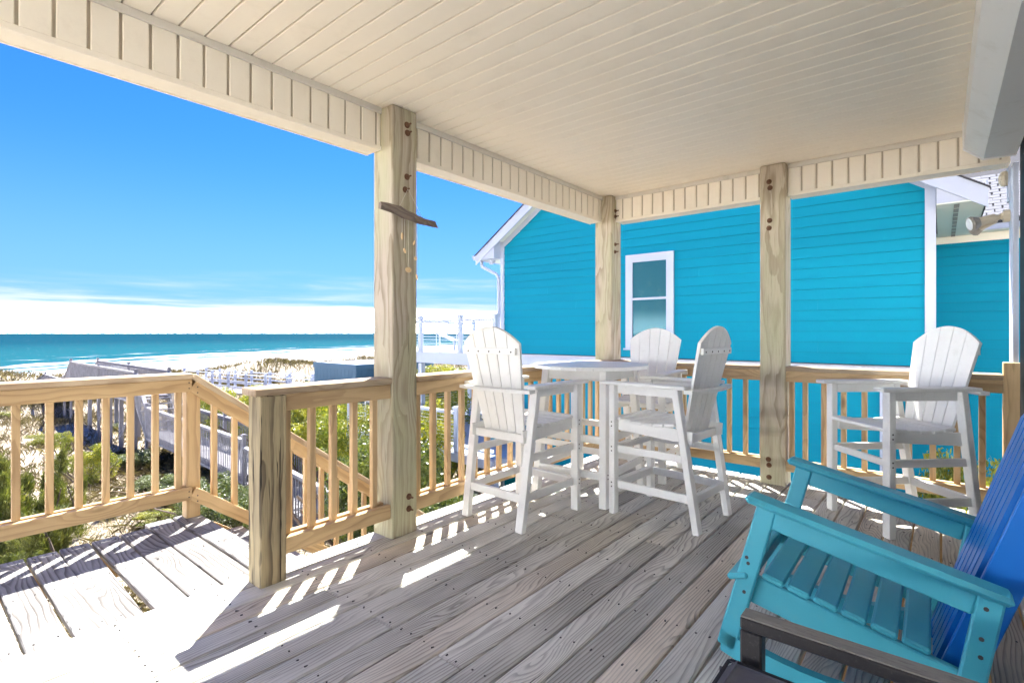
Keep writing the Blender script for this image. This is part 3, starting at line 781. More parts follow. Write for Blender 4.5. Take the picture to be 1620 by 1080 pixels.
ud = cable_deck('balcony', 'upper white balcony with cable rails on the ocean side of the turquoise house', 9.70, 13.4, 8.62, 12.9, .795, .30,
                [8.66, 9.90, 11.52, 12.84], 'white cable-railed decks next door', 8.6)
ld = cable_deck('terrace', 'lower white deck with cable rails under the balcony next door', 8.05, 13.2, 7.18, 12.6, -1.33, .20,
                [8.33, 9.72, 11.1, 12.54], 'white cable-railed decks next door', 7.2)
for (xx, yy, z1, tt) in ((9.8, 11.52, .45, ud), (13.0, 12.7, .45, ud), (8.2, 7.3, -1.56, ld), (8.2, 12.4, -1.56, ld)):
    board('support_post', (xx, yy, gz(xx, yy) - .2), (xx, yy, z1), .14, .14, M['whitetrim'], tt, up=(0, 1, 0))

def lounge(x, y, z, rz_, label):
    t_ = thing('deck_lounger', (x, y, z), label, 'lounger', 'white loungers on the upper balcony', rz=rz_)
    mw = wm(t_); f = lambda a: mw @ V(a)
    MB().beam(f((-.9, 0, .28)), f((.35, 0, .28)), .50, .03).obj('seat', M['whitetrim'], t_)
    MB().beam(f((.35, 0, .28)), f((.85, 0, .48)), .50, .03).obj('backrest', M['whitetrim'], t_)
    for a in (-.8, .3):
        for b in (-.25, .25): MB().beam(f((a, b, 0)), f((a, b, .30)), .05, .05, (1, 0, 0)).obj('leg', M['whitetrim'], t_)
lounge(11.3, 11.2, .795, 2.0, 'white lounger on the upper balcony left of the tall capped post')
lounge(11.6, 9.9, .795, 2.0, 'white lounger on the upper balcony right of the tall capped post')
sc_ = thing('deck_chair', (9.3, 8.0, -1.33), 'dark teal chair on the lower deck next door', 'chair', rz=.6)
mw = wm(sc_); f_ = lambda a: mw @ V(a)
MB().beam(f_((-.25, 0, .42)), f_((.25, 0, .42)), .5, .05).obj('seat', M['teal'], sc_)
MB().beam(f_((-.25, 0, .42)), f_((-.42, 0, 1.0)), .5, .04, (1, 0, 0)).obj('backrest', M['teal'], sc_)
for a in (-.22, .22):
    for b in (-.22, .22): MB().beam(f_((a, b, 0)), f_((a, b, .42)), .05, .05, (1, 0, 0)).obj('leg', M['teal'], sc_)

# ------------------------------------------------------------------ flood light on the corner trim
fl = thing('flood_light', (5.19, -.36, 2.16), 'tan twin-head flood light fixed to the white corner trim', 'flood light')
MB().cyl((5.19, -.383, 2.17), (5.19, -.345, 2.17), .045, .045, 14).ball((5.19, -.35, 2.17), .03).obj('mount', M['lampbody'], fl)
for (dx_, dy_, dz_, o_) in ((-.06, .16, -.045, 0), (.10, .17, -.07, 1)):
    base = V((5.19, -.345, 2.175)); dv = V((dx_, dy_, dz_)).normalized()
    MB().cyl(base, base + dv * .05, .014, .02).cyl(base + dv * .05, base + dv * .15, .030, .036, 14).obj('lamp_neck', M['lampbody'], fl)
    hd = MB().cyl(base + dv * .15, base + dv * .19, .040, .056, 14).cyl(base + dv * .19, base + dv * .205, .056, .050, 14)
    h_ = hd.obj('lamp_head', M['vent'], fl)
    MB().cyl(base + dv * .2055, base + dv * .211, .045, .036, 14).obj('lens', M['lens'], h_)
fm = thing('wall_lamp', (5.19, -.37, 2.44), 'small tan dome fixture high on the corner trim above the flood light', 'lamp')
MB().ball((5.19, -.352, 2.44), .05, 10, (1, .7, 1.2)).obj('dome', M['lampbody'], fm)
MB().box((5.19, -.375, 2.40), (.11, .012, .26)).obj('back_plate', M['whitetrim'], fm)

# ------------------------------------------------------------------ shed
sd = thing('shed', (13.3, 19.4, -3.7), 'blue-grey vertical-board shed with flat pale roof above the shrubs', 'shed')
MB().box((13.8, 19.35, -1.9), (4.0, 3.1, 3.5)).obj('wall', M['bluegrey'], sd)
for k in range(12): board('siding_board', (11.79, 17.93 + k * .262, -3.6), (11.79, 17.93 + k * .262, -.14), .252, .02, M['bluegrey'], sd, up=(1, 0, 0), ch=.003)
for k in range(15): board('siding_board', (11.92 + k * .262, 17.79, -3.6), (11.92 + k * .262, 17.79, -.14), .252, .02, M['bluegrey'], sd, up=(0, 1, 0), ch=.003)
MB().box((11.76, 19.35, -.05), (.03, 3.22, .22)).box((13.8, 17.76, -.05), (4.05, .03, .22)).obj('fascia', M['bluegrey'], sd)
MB().box((13.8, 19.35, .03), (4.0, 3.1, .05)).obj('roof', M['shedtop'], sd)
for yy in (18.6, 19.5, 20.4): MB().box((13.8, yy, .068), (4.0, .05, .022)).obj('roof_batten', M['whitewalk'], sd)

# ------------------------------------------------------------------ beach boardwalk (silver timber)
bw = thing('beach_boardwalk', (7.1, 24, -3.7), 'weathered grey timber boardwalk with picket rails leading over the dunes to the beach', 'boardwalk')
def section(y0, z0, y1, z1, xs_=(6.50, 7.70), hp=1.0, mt='greywood', par=bw, pickets=True, rails=True, pk=.13, stair=False):
    xa, xb = xs_
    L = sqrt((y1 - y0) ** 2 + (z1 - z0) ** 2)
    if not stair:
        n_ = max(1, int(L / .15)); fl_ = MB()
        for k in range(n_):
            t0 = (k + .5) / n_; y = y0 + (y1 - y0) * t0; z = z0 + (z1 - z0) * t0
            fl_.beam((xa, y, z - .02), (xb, y, z - .02), .142 if y1 > y0 else .142, .035, (0, -(z1 - z0) / L, (y1 - y0) / L))
        fl_.obj('floor_boards', M[mt], par, kind='stuff')
    else:
        n_ = max(2, int(abs(z1 - z0) / .19))
        for k in range(n_):
            t0 = (k + .5) / n_
            board('step', (xa, y0 + (y1 - y0) * t0, z0 + (z1 - z0) * t0), (xb, y0 + (y1 - y0) * t0, z0 + (z1 - z0) * t0), .26, .04, M[mt], par)
    for xx in (xa, xb):
        board('stringer', (xx, y0, z0 - .16), (xx, y1, z1 - .16), .05, .24, M[mt], par, ch=0)
        board('hand_rail', (xx, y0, z0 + hp), (xx, y1, z1 + hp), .14, .04, M[mt], par, ch=.004)
        board('top_rail', (xx, y0, z0 + hp - .07), (xx, y1, z1 + hp - .07), .04, .09, M[mt], par, ch=0)
        bal = MB(); n_ = int(abs(y1 - y0) / pk)
        for k in range(n_ + 1):
            t0 = k / max(1, n_); y = y0 + (y1 - y0) * t0; z = z0 + (z1 - z0) * t0
            bal.box((xx + (.035 if xx == xb else -.035), y, z + hp / 2 - .13), (.02, .035, hp + .10))
        bal.obj('balusters', M[mt], par, kind='stuff')
def newels(ylist, xs_, mt, par, h=1.12, zf=None, w_=.10, capd=True):
    for y, z in ylist:
        for xx in xs_:
            p_ = board('rail_post', (xx, y, gz(xx, y) - .3), (xx, y, z + h), w_, w_, M[mt], par, up=(0, 1, 0))
            if capd: MB().box((xx, y, z + h + .012), (w_ * 1.45, w_ * 1.45, .025)).box((xx, y, z + h + .035), (w_ * .9, w_ * .9, .025)).obj('post_cap', M[mt], p_)
section(10.0, -3.42, 15.4, -2.95)
section(15.4, -2.75, 24.2, -2.62)
section(24.2, -2.62, 25.6, -1.33, stair=True)
section(25.6, -1.33, 37.5, -1.30, hp=1.02)
section(37.5, -1.30, 39.2, -2.40, stair=True)
section(39.2, -2.42, 44.9, -2.38)
section(44.9, -2.38, 48.5, -3.0, stair=True)
newels([(10.0, -3.42), (15.4, -2.75), (19.8, -2.68), (24.2, -2.62), (25.6, -1.33), (31.5, -1.31), (37.5, -1.30), (39.2, -2.42), (44.9, -2.38)], (6.50, 7.70), 'greywood', bw)
for y in (27.9, 29.7, 33.5, 35.5):
    for xx in (6.55, 7.65): board('pile', (xx, y, gz(xx, y) - .3), (xx, y, -1.45), .15, .15, M['greywood'], bw, up=(0, 1, 0))
for y in (25.7, 29.7): board('brace', (6.5, y, -1.55), (6.5, y + 2.0, -3.2), .05, .13, M['greywood'], bw)

# white neighbour boardwalk
ww = thing('white_boardwalk', (12.7, 30, -3.5), 'white railed boardwalk with capped posts crossing the dunes behind the shrubs', 'boardwalk')
def wsec(y0, z0, y1, z1):
    fl_ = MB(); n_ = int((y1 - y0) / .3)
    fl_.beam((12.95, y0, z0 - .05), (12.95, y1, z1 - .05), 1.3, .08)
    fl_.obj('floor', M['greywood'], ww)
    for xx in (12.3, 13.6):
        for hh in (1.0, .62, .30): board('rail', (xx, y0, z0 + hh), (xx, y1, z1 + hh), .05 if hh < 1 else .12, .06 if hh < 1 else .04, M['whitewalk'], ww, ch=0)
        n_ = int((y1 - y0) / 2.1)
        for k in range(n_ + 1):
            t0 = k / n_; y = y0 + (y1 - y0) * t0; z = z0 + (z1 - z0) * t0
            p_ = board('rail_post', (xx, y, gz(xx, y) - .2), (xx, y, z + 1.12), .12, .12, M['whitewalk'], ww, up=(0, 1, 0))
            if k == n_: MB().box((xx, y, z + 1.14), (.22, .22, .05)).box((xx, y, z + 1.10), (.17, .17, .04)).obj('post_cap', M['whitewalk'], p_)
wsec(17.5, -1.72, 38.0, -2.15)

# ------------------------------------------------------------------ vegetation
def leaves(n, clumps, size, aspect=2.0, spread=1.0, up=.3):
    """n leaf quads around clump list [(x,y,z,r)]; returns verts, faces"""
    cl = np.array(clumps); vol = cl[:, 3] ** 2; pr = vol / vol.sum()
    idx = rng.choice(len(cl), n, p=pr)
    dirs = rng.normal(size=(n, 3)); dirs /= np.linalg.norm(dirs, axis=1)[:, None]
    rad = cl[idx, 3] * (0.55 + .5 * rng.random(n) ** .6)
    c = cl[idx, :3] + dirs * rad[:, None] * np.array([1, 1, .85])
    nr = dirs + rng.normal(size=(n, 3)) * .75; nr[:, 2] += up; nr /= np.linalg.norm(nr, axis=1)[:, None]
    tg = rng.normal(size=(n, 3)); tg -= nr * (tg * nr).sum(1)[:, None]; tg /= np.linalg.norm(tg, axis=1)[:, None]
    bt = np.cross(nr, tg)
    s_ = size * (.6 + .8 * rng.random(n))[:, None]
    L_ = tg * s_; W_ = bt * s_ / aspect
    v = np.stack([c - L_, c + W_ * .9, c + L_, c - W_ * .9], 1).reshape(-1, 3)
    f = np.arange(4 * n).reshape(n, 4)
    return v, f
def stems_mb(h, n, sp, seed):
    rr = random.Random(seed); mb = MB()
    for k in range(n):
        a = rr.uniform(0, 2 * pi); p = V((rr.uniform(-.1, .1), rr.uniform(-.1, .1), -.2)); r0 = .035
        for j in range(4):
            q = p + V((cos(a) * sp * .25 + rr.uniform(-.08, .08), sin(a) * sp * .25 + rr.uniform(-.08, .08), h * .24))
            mb.cyl(p, q, r0, r0 * .7, 6); p = q; r0 *= .7
    return mb
protos = {}
def shrub_proto(kind, seed):
    global rng
    rng = np.random.default_rng(seed); rr = random.Random(seed)
    if kind == 'round':      # unit: 1 m tall crown, about 1 m wide
        cl = []
        for k in range(46):
            a = rr.uniform(0, 2 * pi); h = rr.uniform(.12, .95); r_ = .46 * sqrt(max(.05, 1 - ((h - .45) / .62) ** 2)) * rr.uniform(.45, 1.0)
            cl.append((cos(a) * r_, sin(a) * r_, h * .92, rr.uniform(.07, .15)))
        v, f = leaves(15000, cl, .0125, 1.7)
        mt, mt2 = M['leaf'], M['leafdark']
    elif kind == 'juniper':
        cl = []
        for q in range(8):
            ca, cr, ch_ = rr.uniform(0, 2 * pi), (0 if q == 0 else rr.uniform(.12, .34)), (1.0 if q == 0 else rr.uniform(.45, .85))
            for k in range(16):
                a = rr.uniform(0, 2 * pi); h = rr.random() ** .9; r_ = .15 * (1 - h) ** .7 * rr.uniform(.2, 1.1)
                cl.append((cos(ca) * cr * (.6 + .5 * h) + cos(a) * r_, sin(ca) * cr * (.6 + .5 * h) + sin(a) * r_, .03 + h * .95 * ch_, .035 + .035 * (1 - h)))
        n = 16000
        c4 = np.array(cl); idx = rng.integers(0, len(cl), n)
        off = rng.normal(size=(n, 3)) * c4[idx, 3][:, None] * np.array([.55, .55, .9])
        c = c4[idx, :3] + off
        out = c.copy(); out[:, 2] = .0; out /= (np.linalg.norm(out, axis=1)[:, None] + .02)
        d_ = np.array([0, 0, 1.0]) + out * .55 + rng.normal(size=(n, 3)) * .35; d_ /= np.linalg.norm(d_, axis=1)[:, None]
        sd_ = np.cross(d_, rng.normal(size=(n, 3))); sd_ /= np.linalg.norm(sd_, axis=1)[:, None]
        L_ = d_ * (.014 + .02 * rng.random(n))[:, None]; W_ = sd_ * .0035
        v = np.stack([c - L_, c + W_, c + L_, c - W_], 1).reshape(-1, 3); f = np.arange(4 * n).reshape(n, 4)
        mt = M['juniper']; mt2 = mt
    return v, f
def make_meshes(kind, seed):
    v, f = shrub_proto(kind, seed)
    out = []
    for mt in ((M['leaf'], M['leafdark']) if kind == 'round' else (M['juniper'],)):
        me = bpy.data.meshes.new('crown'); nv, nf = len(v), len(f)
        me.vertices.add(nv); me.vertices.foreach_set('co', v.astype(np.float32).ravel())
        me.loops.add(nf * 4); me.loops.foreach_set('vertex_index', f.astype(np.int32).ravel())
        me.polygons.add(nf); me.polygons.foreach_set('loop_start', np.arange(0, nf * 4, 4, dtype=np.int32)); me.polygons.foreach_set('loop_total', np.full(nf, 4, dtype=np.int32))
        me.materials.append(mt); me.update(calc_edges=True); out.append(me)
    st = stems_mb(.8, 7 if kind == 'round' else 2, .7 if kind == 'round' else .08, seed).mesh('stem', M['bark'])
    return out, st
rounds = [make_meshes('round', s_) for s_ in (11, 12, 13)]
junis = [make_meshes('juniper', s_) for s_ in (21, 22)]
_n = [0]
def shrub(u, d, ytop, wd, label, kind='leaf', group='leafy shrubs on the dune', base=None, name='shrub'):
    x, y = ray(u, d); zt = CAMZ - (ytop - 526.4) * d / FPX; zb = gz(x, y) if base is None else base
    h = max(.25, zt - zb); _n[0] += 1; k = _n[0]
    t_ = thing(name, (x, y, zb), label, 'shrub', group)
    mw = Matrix.Translation((x, y, zb)) @ Matrix.Rotation(k * 1.7, 4, 'Z') @ Matrix.Diagonal((wd, wd, h, 1))
    ms, st = (junis[k % 2] if kind == 'juniper' else rounds[k % 3])
    link('crown', ms[1] if kind == 'dark' else ms[0], t_, mw); link('stem', st, t_, mw)
    return t_
G1 = 'bright leafy shrubs beyond the porch stairs'
# hedge of yaupon seen through and above the stairs railing
shrub(345, 22, 606, 3.0, 'bright yellow-green shrub behind the sloping handrail', group=G1)
shrub(385, 20.5, 597, 3.0, 'tallest bright shrub just left of the stained newel', group=G1)
shrub(425, 19.5, 603, 2.8, 'bright shrub peeping over the short railing beside the newel', group=G1)
shrub(470, 19.5, 601, 2.8, 'yellow-green shrub below the white boardwalk rails', group=G1)
shrub(440, 18.2, 612, 2.6, 'leafy shrub seen through the first gap of the short railing', group=G1)
shrub(492, 17.0, 616, 2.8, 'leafy shrub in the middle gaps of the short railing', group=G1)
shrub(532, 15.6, 620, 2.8, 'shrub filling the right gaps of the short railing', 'leaf', group=G1)
shrub(572, 14.3, 616, 2.6, 'shrub behind the big post seen below the shed', group=G1)
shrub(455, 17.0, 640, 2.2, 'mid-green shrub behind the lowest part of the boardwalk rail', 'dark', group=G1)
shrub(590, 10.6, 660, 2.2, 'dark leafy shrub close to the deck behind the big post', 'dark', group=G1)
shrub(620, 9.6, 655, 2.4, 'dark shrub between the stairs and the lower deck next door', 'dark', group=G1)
shrub(665, 12.5, 622, 2.6, 'bright shrub right of the big post under the balcony', group=G1)
shrub(700, 15.5, 610, 2.8, 'bright shrub behind the cables of the lower deck', group=G1)
shrub(690, 9.2, 742, 2.0, 'dark shrub under the white lower deck', 'dark', group=G1)
for u, yt, lb in ((690, 574, 'yellow-green shrub crown below the balcony fascia beside the big post'), (735, 572, 'yellow-green shrub crown below the balcony behind the first white chair back'), (785, 575, 'yellow-green shrub below the balcony near the house corner'), (655, 573, 'yellow-green shrub crown just behind the big post')):
    shrub(u, 21, yt, 3.6, lb, group=G1)
# masses far back
G2 = 'dark evergreens behind the shed and balcony'
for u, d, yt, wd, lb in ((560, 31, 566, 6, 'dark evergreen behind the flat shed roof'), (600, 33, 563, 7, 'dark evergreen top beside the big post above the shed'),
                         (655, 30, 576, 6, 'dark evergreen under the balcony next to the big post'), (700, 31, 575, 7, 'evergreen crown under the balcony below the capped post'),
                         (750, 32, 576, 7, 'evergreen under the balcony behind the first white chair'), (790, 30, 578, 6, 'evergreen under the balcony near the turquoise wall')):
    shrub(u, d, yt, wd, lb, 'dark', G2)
# low shrubs; the dark leaf colour stands in for the boardwalk's shade
G3 = 'low shrubs in the shade of the boardwalk'
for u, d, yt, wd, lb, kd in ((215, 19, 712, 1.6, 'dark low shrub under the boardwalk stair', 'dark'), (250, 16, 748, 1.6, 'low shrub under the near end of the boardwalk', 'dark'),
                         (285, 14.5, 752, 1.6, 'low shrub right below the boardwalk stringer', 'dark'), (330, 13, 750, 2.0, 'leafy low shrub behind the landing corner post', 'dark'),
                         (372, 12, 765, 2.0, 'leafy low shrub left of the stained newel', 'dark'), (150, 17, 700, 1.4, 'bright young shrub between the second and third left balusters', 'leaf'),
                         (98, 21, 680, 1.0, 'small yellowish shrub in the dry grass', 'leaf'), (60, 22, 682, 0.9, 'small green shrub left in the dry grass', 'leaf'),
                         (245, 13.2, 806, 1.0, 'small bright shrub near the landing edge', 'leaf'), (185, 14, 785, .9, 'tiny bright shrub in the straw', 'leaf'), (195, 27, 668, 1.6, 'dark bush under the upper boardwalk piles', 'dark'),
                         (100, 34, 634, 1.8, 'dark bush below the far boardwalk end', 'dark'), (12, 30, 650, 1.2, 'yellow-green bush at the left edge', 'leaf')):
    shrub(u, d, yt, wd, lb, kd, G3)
# junipers at lower left
G4 = 'feathery junipers beside the landing'
for u, d, yt, wd, lb in ((4, 11.6, 716, 1.9, 'feathery juniper at the left edge of the view'), (42, 12.2, 758, 1.8, 'low feathery juniper second from the left edge'),
                         (98, 12.6, 702, 1.6, 'pointed juniper between two balusters'), (70, 11.2, 775, 2.0, 'smallest feathery juniper in front of the pointed one'),
                         (-40, 11.5, 690, 3.0, 'wide feathery juniper beyond the left edge'), (20, 9.3, 850, 1.6, 'juniper just below the landing railing')):
    shrub(u, d, yt, wd, lb, 'juniper', G4, name='juniper')
# shrubs between the houses, right
G5 = 'leafy shrubs between the two houses'
for u, d, yt, wd, lb in ((1590, 5.1, 688, 1.5, 'tall leafy shrub beside the end post of the side railing'), (1545, 5.9, 705, 1.5, 'leafy shrub behind the last balusters of the side railing'),
                         (1490, 6.3, 728, 1.5, 'leafy shrub below the lone white chair'), (1430, 6.6, 742, 1.4, 'low leafy shrub left of the lone white chair legs'), (1370, 6.9, 762, 1.2, 'low leafy shrub at the foot of the turquoise wall')):
    shrub(u, d, yt, wd, lb, 'leaf', G5)

# dry dune grass: one mass of blades
def grass(name, n, x0_, x1_, y0_, y1_, hmin, hmax, wblade, mt, dens, lean=.5):
    g = np.random.default_rng(len(name) * 31)
    x = g.uniform(x0_, x1_, n); y = g.uniform(y0_, y1_, n)
    keep = dens(x, y) > g.random(n); x, y = x[keep], y[keep]; n = len(x)
    z = gz_np(x, y) - .02
    h = g.uniform(hmin, hmax, n); a = g.uniform(0, 2 * pi, n)
    ln = np.abs(g.normal(0, lean, n)) * h; tx, ty = x + np.cos(a) * ln, y + np.sin(a) * ln
    b = a + pi / 2; wx, wy = np.cos(b) * wblade / 2, np.sin(b) * wblade / 2
    mx_, my_ = x + np.cos(a) * ln * .35, y + np.sin(a) * ln * .35
    v = np.stack([np.stack([x - wx, y - wy, z], 1), np.stack([x + wx, y + wy, z], 1),
                  np.stack([mx_ + wx * .8, my_ + wy * .8, z + h * .6], 1), np.stack([tx, ty, z + h], 1), np.stack([mx_ - wx * .8, my_ - wy * .8, z + h * .6], 1)], 1).reshape(-1, 3)
    f = np.arange(5 * n).reshape(n, 5)
    return bigmesh(name, v, f, mt, kind='stuff')
def d1(x, y): return np.clip(.45 + .55 * np.sin(x * 1.1 + np.sin(y * .7) * 2) * np.sin(y * .9 + 1.0 + np.sin(x * .6)), 0.06, 1)
def d2(x, y): return np.clip(.5 + .6 * np.sin(x * .5 + np.sin(y * .3) * 2) * np.sin(y * .5 + 1.0), 0.1, 1)
grass('dry_grass', 70000, -6, 9, 7.5, 26, .06, .30, .010, M['straw'], d1, 1.2)
grass('dune_grass', 60000, -2, 22, 22, 48, .12, .4, .018, M['straw'], d2, .6)
grass('crest_grass_band', 70000, 0, 70, 43, 58, .2, .6, .035, M['straw'], d2, .5)
grass('ground_litter', 60000, -3, 8, 6, 20, .01, .05, .02, M['straw'], lambda x, y: np.full(x.shape, .9), 3.0)

# ------------------------------------------------------------------ white bar chairs
def dots(parent, pts, n_, r=.0055):
    mb = MB()
    for p in pts: mb.cyl(V(p) - V(n_) * .002, V(p) + V(n_) * .0015, r, r, 7)
    return mb.obj('screw_heads', M['screw'], parent, kind='stuff')

def slat_mesh(yb0, yb1, yt0, yt1, zb, ztf, th, n=5, zt_fn=None):
    """flat slat standing in the YZ plane (local), widening upwards, top following zt_fn(y)"""
    mb = MB(); front = []
    top = [(yt0 + (yt1 - yt0) * k / n, zt_fn(yt0 + (yt1 - yt0) * k / n)) for k in range(n + 1)]
    poly = [(yb0, zb), (yb1, zb)] + top[::-1]
    mb.prism(poly, 0, -th / 2, th / 2); return mb

def bar_chair(label):
    t_ = thing('bar_chair', (0, 0, 0), label, 'chair', 'white slatted bar chairs on the porch')
    W = M['whiteply']; k = {}
    AZ, SZ = .955, .705
    for sgn in (-1, 1):
        y = sgn * .272
        # front leg
        fl_ = board('front_leg', (.29, y, 0), (.29, y, AZ - .012), .045, .062, W, t_, up=(0, 1, 0), ch=.004)
        y2 = sgn * .252
        bl_ = board('back_leg', (-.335, y2, 0), (-.195, y, AZ - .012), .045, .062, W, t_, up=(0, 1, 0), ch=.004)
        # arm, apron under it, stretchers
        board('arm', (.375, sgn * .288, AZ), (-.285, sgn * .288, AZ), .098, .024, W, t_, ch=.005)
        board('arm_apron', (.26, sgn * .262, AZ - .045), (-.175, sgn * .262, AZ - .045), .02, .062, W, t_)
        board('seat_rail', (.26, sgn * .248, SZ - .055), (-.30, sgn * .240, SZ - .085), .022, .085, W, t_)
        board('side_stretcher', (.26, sgn * .262, .475), (-.265, sgn * .255, .475), .022, .052, W, t_)
        board('side_stretcher', (.26, sgn * .262, .215), (-.300, sgn * .252, .215), .022, .056, W, t_)
        s_ = (0, sgn, 0); yo = sgn * .303
        dots(fl_, [(.29, yo, .46), (.29, yo, .49), (.29, yo, .20), (.29, yo, .23), (.29, yo, .64), (.29, yo, .67)], s_)
        dots(bl_, [(-.268, sgn * .287, .46), (-.262, sgn * .288, .49), (-.303, sgn * .283, .20), (-.299, sgn * .284, .23)], s_)
    board('footrest', (.285, -.25, .215), (.285, .25, .215), .05, .056, W, t_)
    board('footrest', (.285, -.25, .475), (.285, .25, .475), .022, .045, W, t_)
    board('back_stretcher', (-.304, -.232, .215), (-.304, .232, .215), .03, .056, W, t_)
    board('back_stretcher', (-.246, -.232, .60), (-.246, .232, .60), .03, .055, W, t_)
    # seat slats, slightly dished
    for i in range(6):
        x = .275 - i * .083; z = SZ - .010 - .022 * sin(pi * (i + .3) / 6.5) + (.0 if i < 5 else .004)
        tilt = (.16 if i == 0 else 0) + (-.10 + .04 * i)
        p_ = board('seat_slat', (x, -.262, z), (x, .262, z), .076, .024, W, t_, up=(sin(tilt), 0, cos(tilt)), ch=.006)
    # fan back
    bb = V((-.205, 0, SZ - .09)); bt = V((-.375, 0, 1.365)); L = (bt - bb).length
    zax = (bt - bb).normalized(); yax = V((0, 1, 0)); xax = yax.cross(zax)
    mw = Matrix((xax, yax, zax)).transposed().to_4x4(); mw.translation = bb
    topf = lambda y: L - .115 * (abs(y) / .255) ** 2.0
    for i in range(5):
        b0, b1 = -.185 + i * .074, -.185 + (i + 1) * .074 - .006
        t0, t1 = -.262 + i * .1048, -.262 + (i + 1) * .1048 - .006
        if i == 0: pass
        slat_mesh(b0, b1, t0, t1, 0, 0, .02, 5, topf).obj('back_slat', W, t_, mw)
    c_ = board('back_cleat', mw @ V((-.022, -.235, L - .17)), mw @ V((-.022, .235, L - .17)), .022, .045, W, t_)
    dots(c_, [mw @ V((-.034, -.2 + .1 * q, L - .17)) for q in range(5)], mw.to_3x3() @ V((-1, 0, 0)), .006)
    # curved connector between the arms behind the slats
    cb = MB()
    n = 8
    for q in range(n):
        y0_, y1_ = -.33 + .66 * q / n, -.33 + .66 * (q + 1) / n
        xi0, xi1 = -.275 - .045 * (1 - (y0_ / .33) ** 2), -.275 - .045 * (1 - (y1_ / .33) ** 2)
        cb.add([(xi0, y0_, AZ - .036), (xi0 - .06, y0_, AZ - .036), (xi1 - .06, y1_, AZ - .036), (xi1, y1_, AZ - .036),
                (xi0, y0_, AZ - .013), (xi0 - .06, y0_, AZ - .013), (xi1 - .06, y1_, AZ - .013), (xi1, y1_, AZ - .013)],
               [(0, 3, 2, 1), (4, 5, 6, 7), (0, 1, 5, 4), (2, 3, 7, 6), (1, 2, 6, 5), (0, 4, 7, 3)])
    cb.obj('back_connector', W, t_)
    return t_
def place(x, y, ang): return Matrix.Translation((x, y, 0.001)) @ Matrix.Rotation(ang, 4, 'Z')
chA = bar_chair('white bar chair with its back to the camera left of the table')
chairs = [(4.58, 2.18, R(186), 'white bar chair on the far side of the table facing the camera'),
          (3.655, 1.545, R(86), 'white bar chair right of the table seen from its side'),
          (4.505, .232, R(133), 'lone white bar chair in front of the side railing right of the knotty post')]
for x, y, a, lb in chairs:
    c = copy_tree(chA, place(x, y, a)); c['label'] = lb
chA.matrix_basis = place(3.00, 2.385, R(-1))

# ------------------------------------------------------------------ round bar table
tb = thing('bar_table', (3.78, 2.28, 0), 'round white slatted bar-height table between the chairs', 'table')
W = M['whiteply']; TC = V((3.78, 2.28, 0)); TR = .475
mwT = Matrix.Translation(TC) @ Matrix.Rotation(R(4), 4, 'Z')
nb = 8
for i in range(nb):
    y0_, y1_ = -TR + i * 2 * TR / nb + .002, -TR + (i + 1) * 2 * TR / nb - .002
    poly = []
    for q in range(7):
        y = y0_ + (y1_ - y0_) * q / 6; poly.append((sqrt(max(.0008, TR * TR - y * y)), y))
    poly += [(-x, y) for x, y in poly[::-1]]
    MB().prism(poly, 2, 1.030, 1.058).obj('table_slat', W, tb, mwT)
def tw(a): return mwT @ V(a)
for sx in (-1, 1):
    for sy in (-1, 1):
        lg = board('leg', tw((sx * .372, sy * .305, 0)), tw((sx * .27, sy * .26, 1.028)), .06, .06, W, tb, up=(0, 1, 0), ch=.004)
        dots(lg, [tw((sx * .349, sy * .296 + sy * .031, z)) for z in (.22, .25)], mwT.to_3x3() @ V((0, sy, 0)))
    board('brace', tw((sx * .27, -.24, .985)), tw((sx * .27, .24, .985)), .03, .08, W, tb)
    board('brace', tw((sx * .335, -.27, .50)), tw((sx * .335, .27, .50)), .03, .055, W, tb)
    board('brace', tw((sx * .362, -.30, .235)), tw((sx * .362, .30, .235)), .03, .055, W, tb)
for sy in (-1, 1):
    board('brace', tw((-.245, sy * .262, .985)), tw((.245, sy * .262, .985)), .03, .08, W, tb)
    board('brace', tw((-.31, sy * .296, .50)), tw((.31, sy * .296, .50)), .03, .055, W, tb)
    board('brace', tw((-.34, sy * .314, .235)), tw((.34, sy * .314, .235)), .03, .055, W, tb)

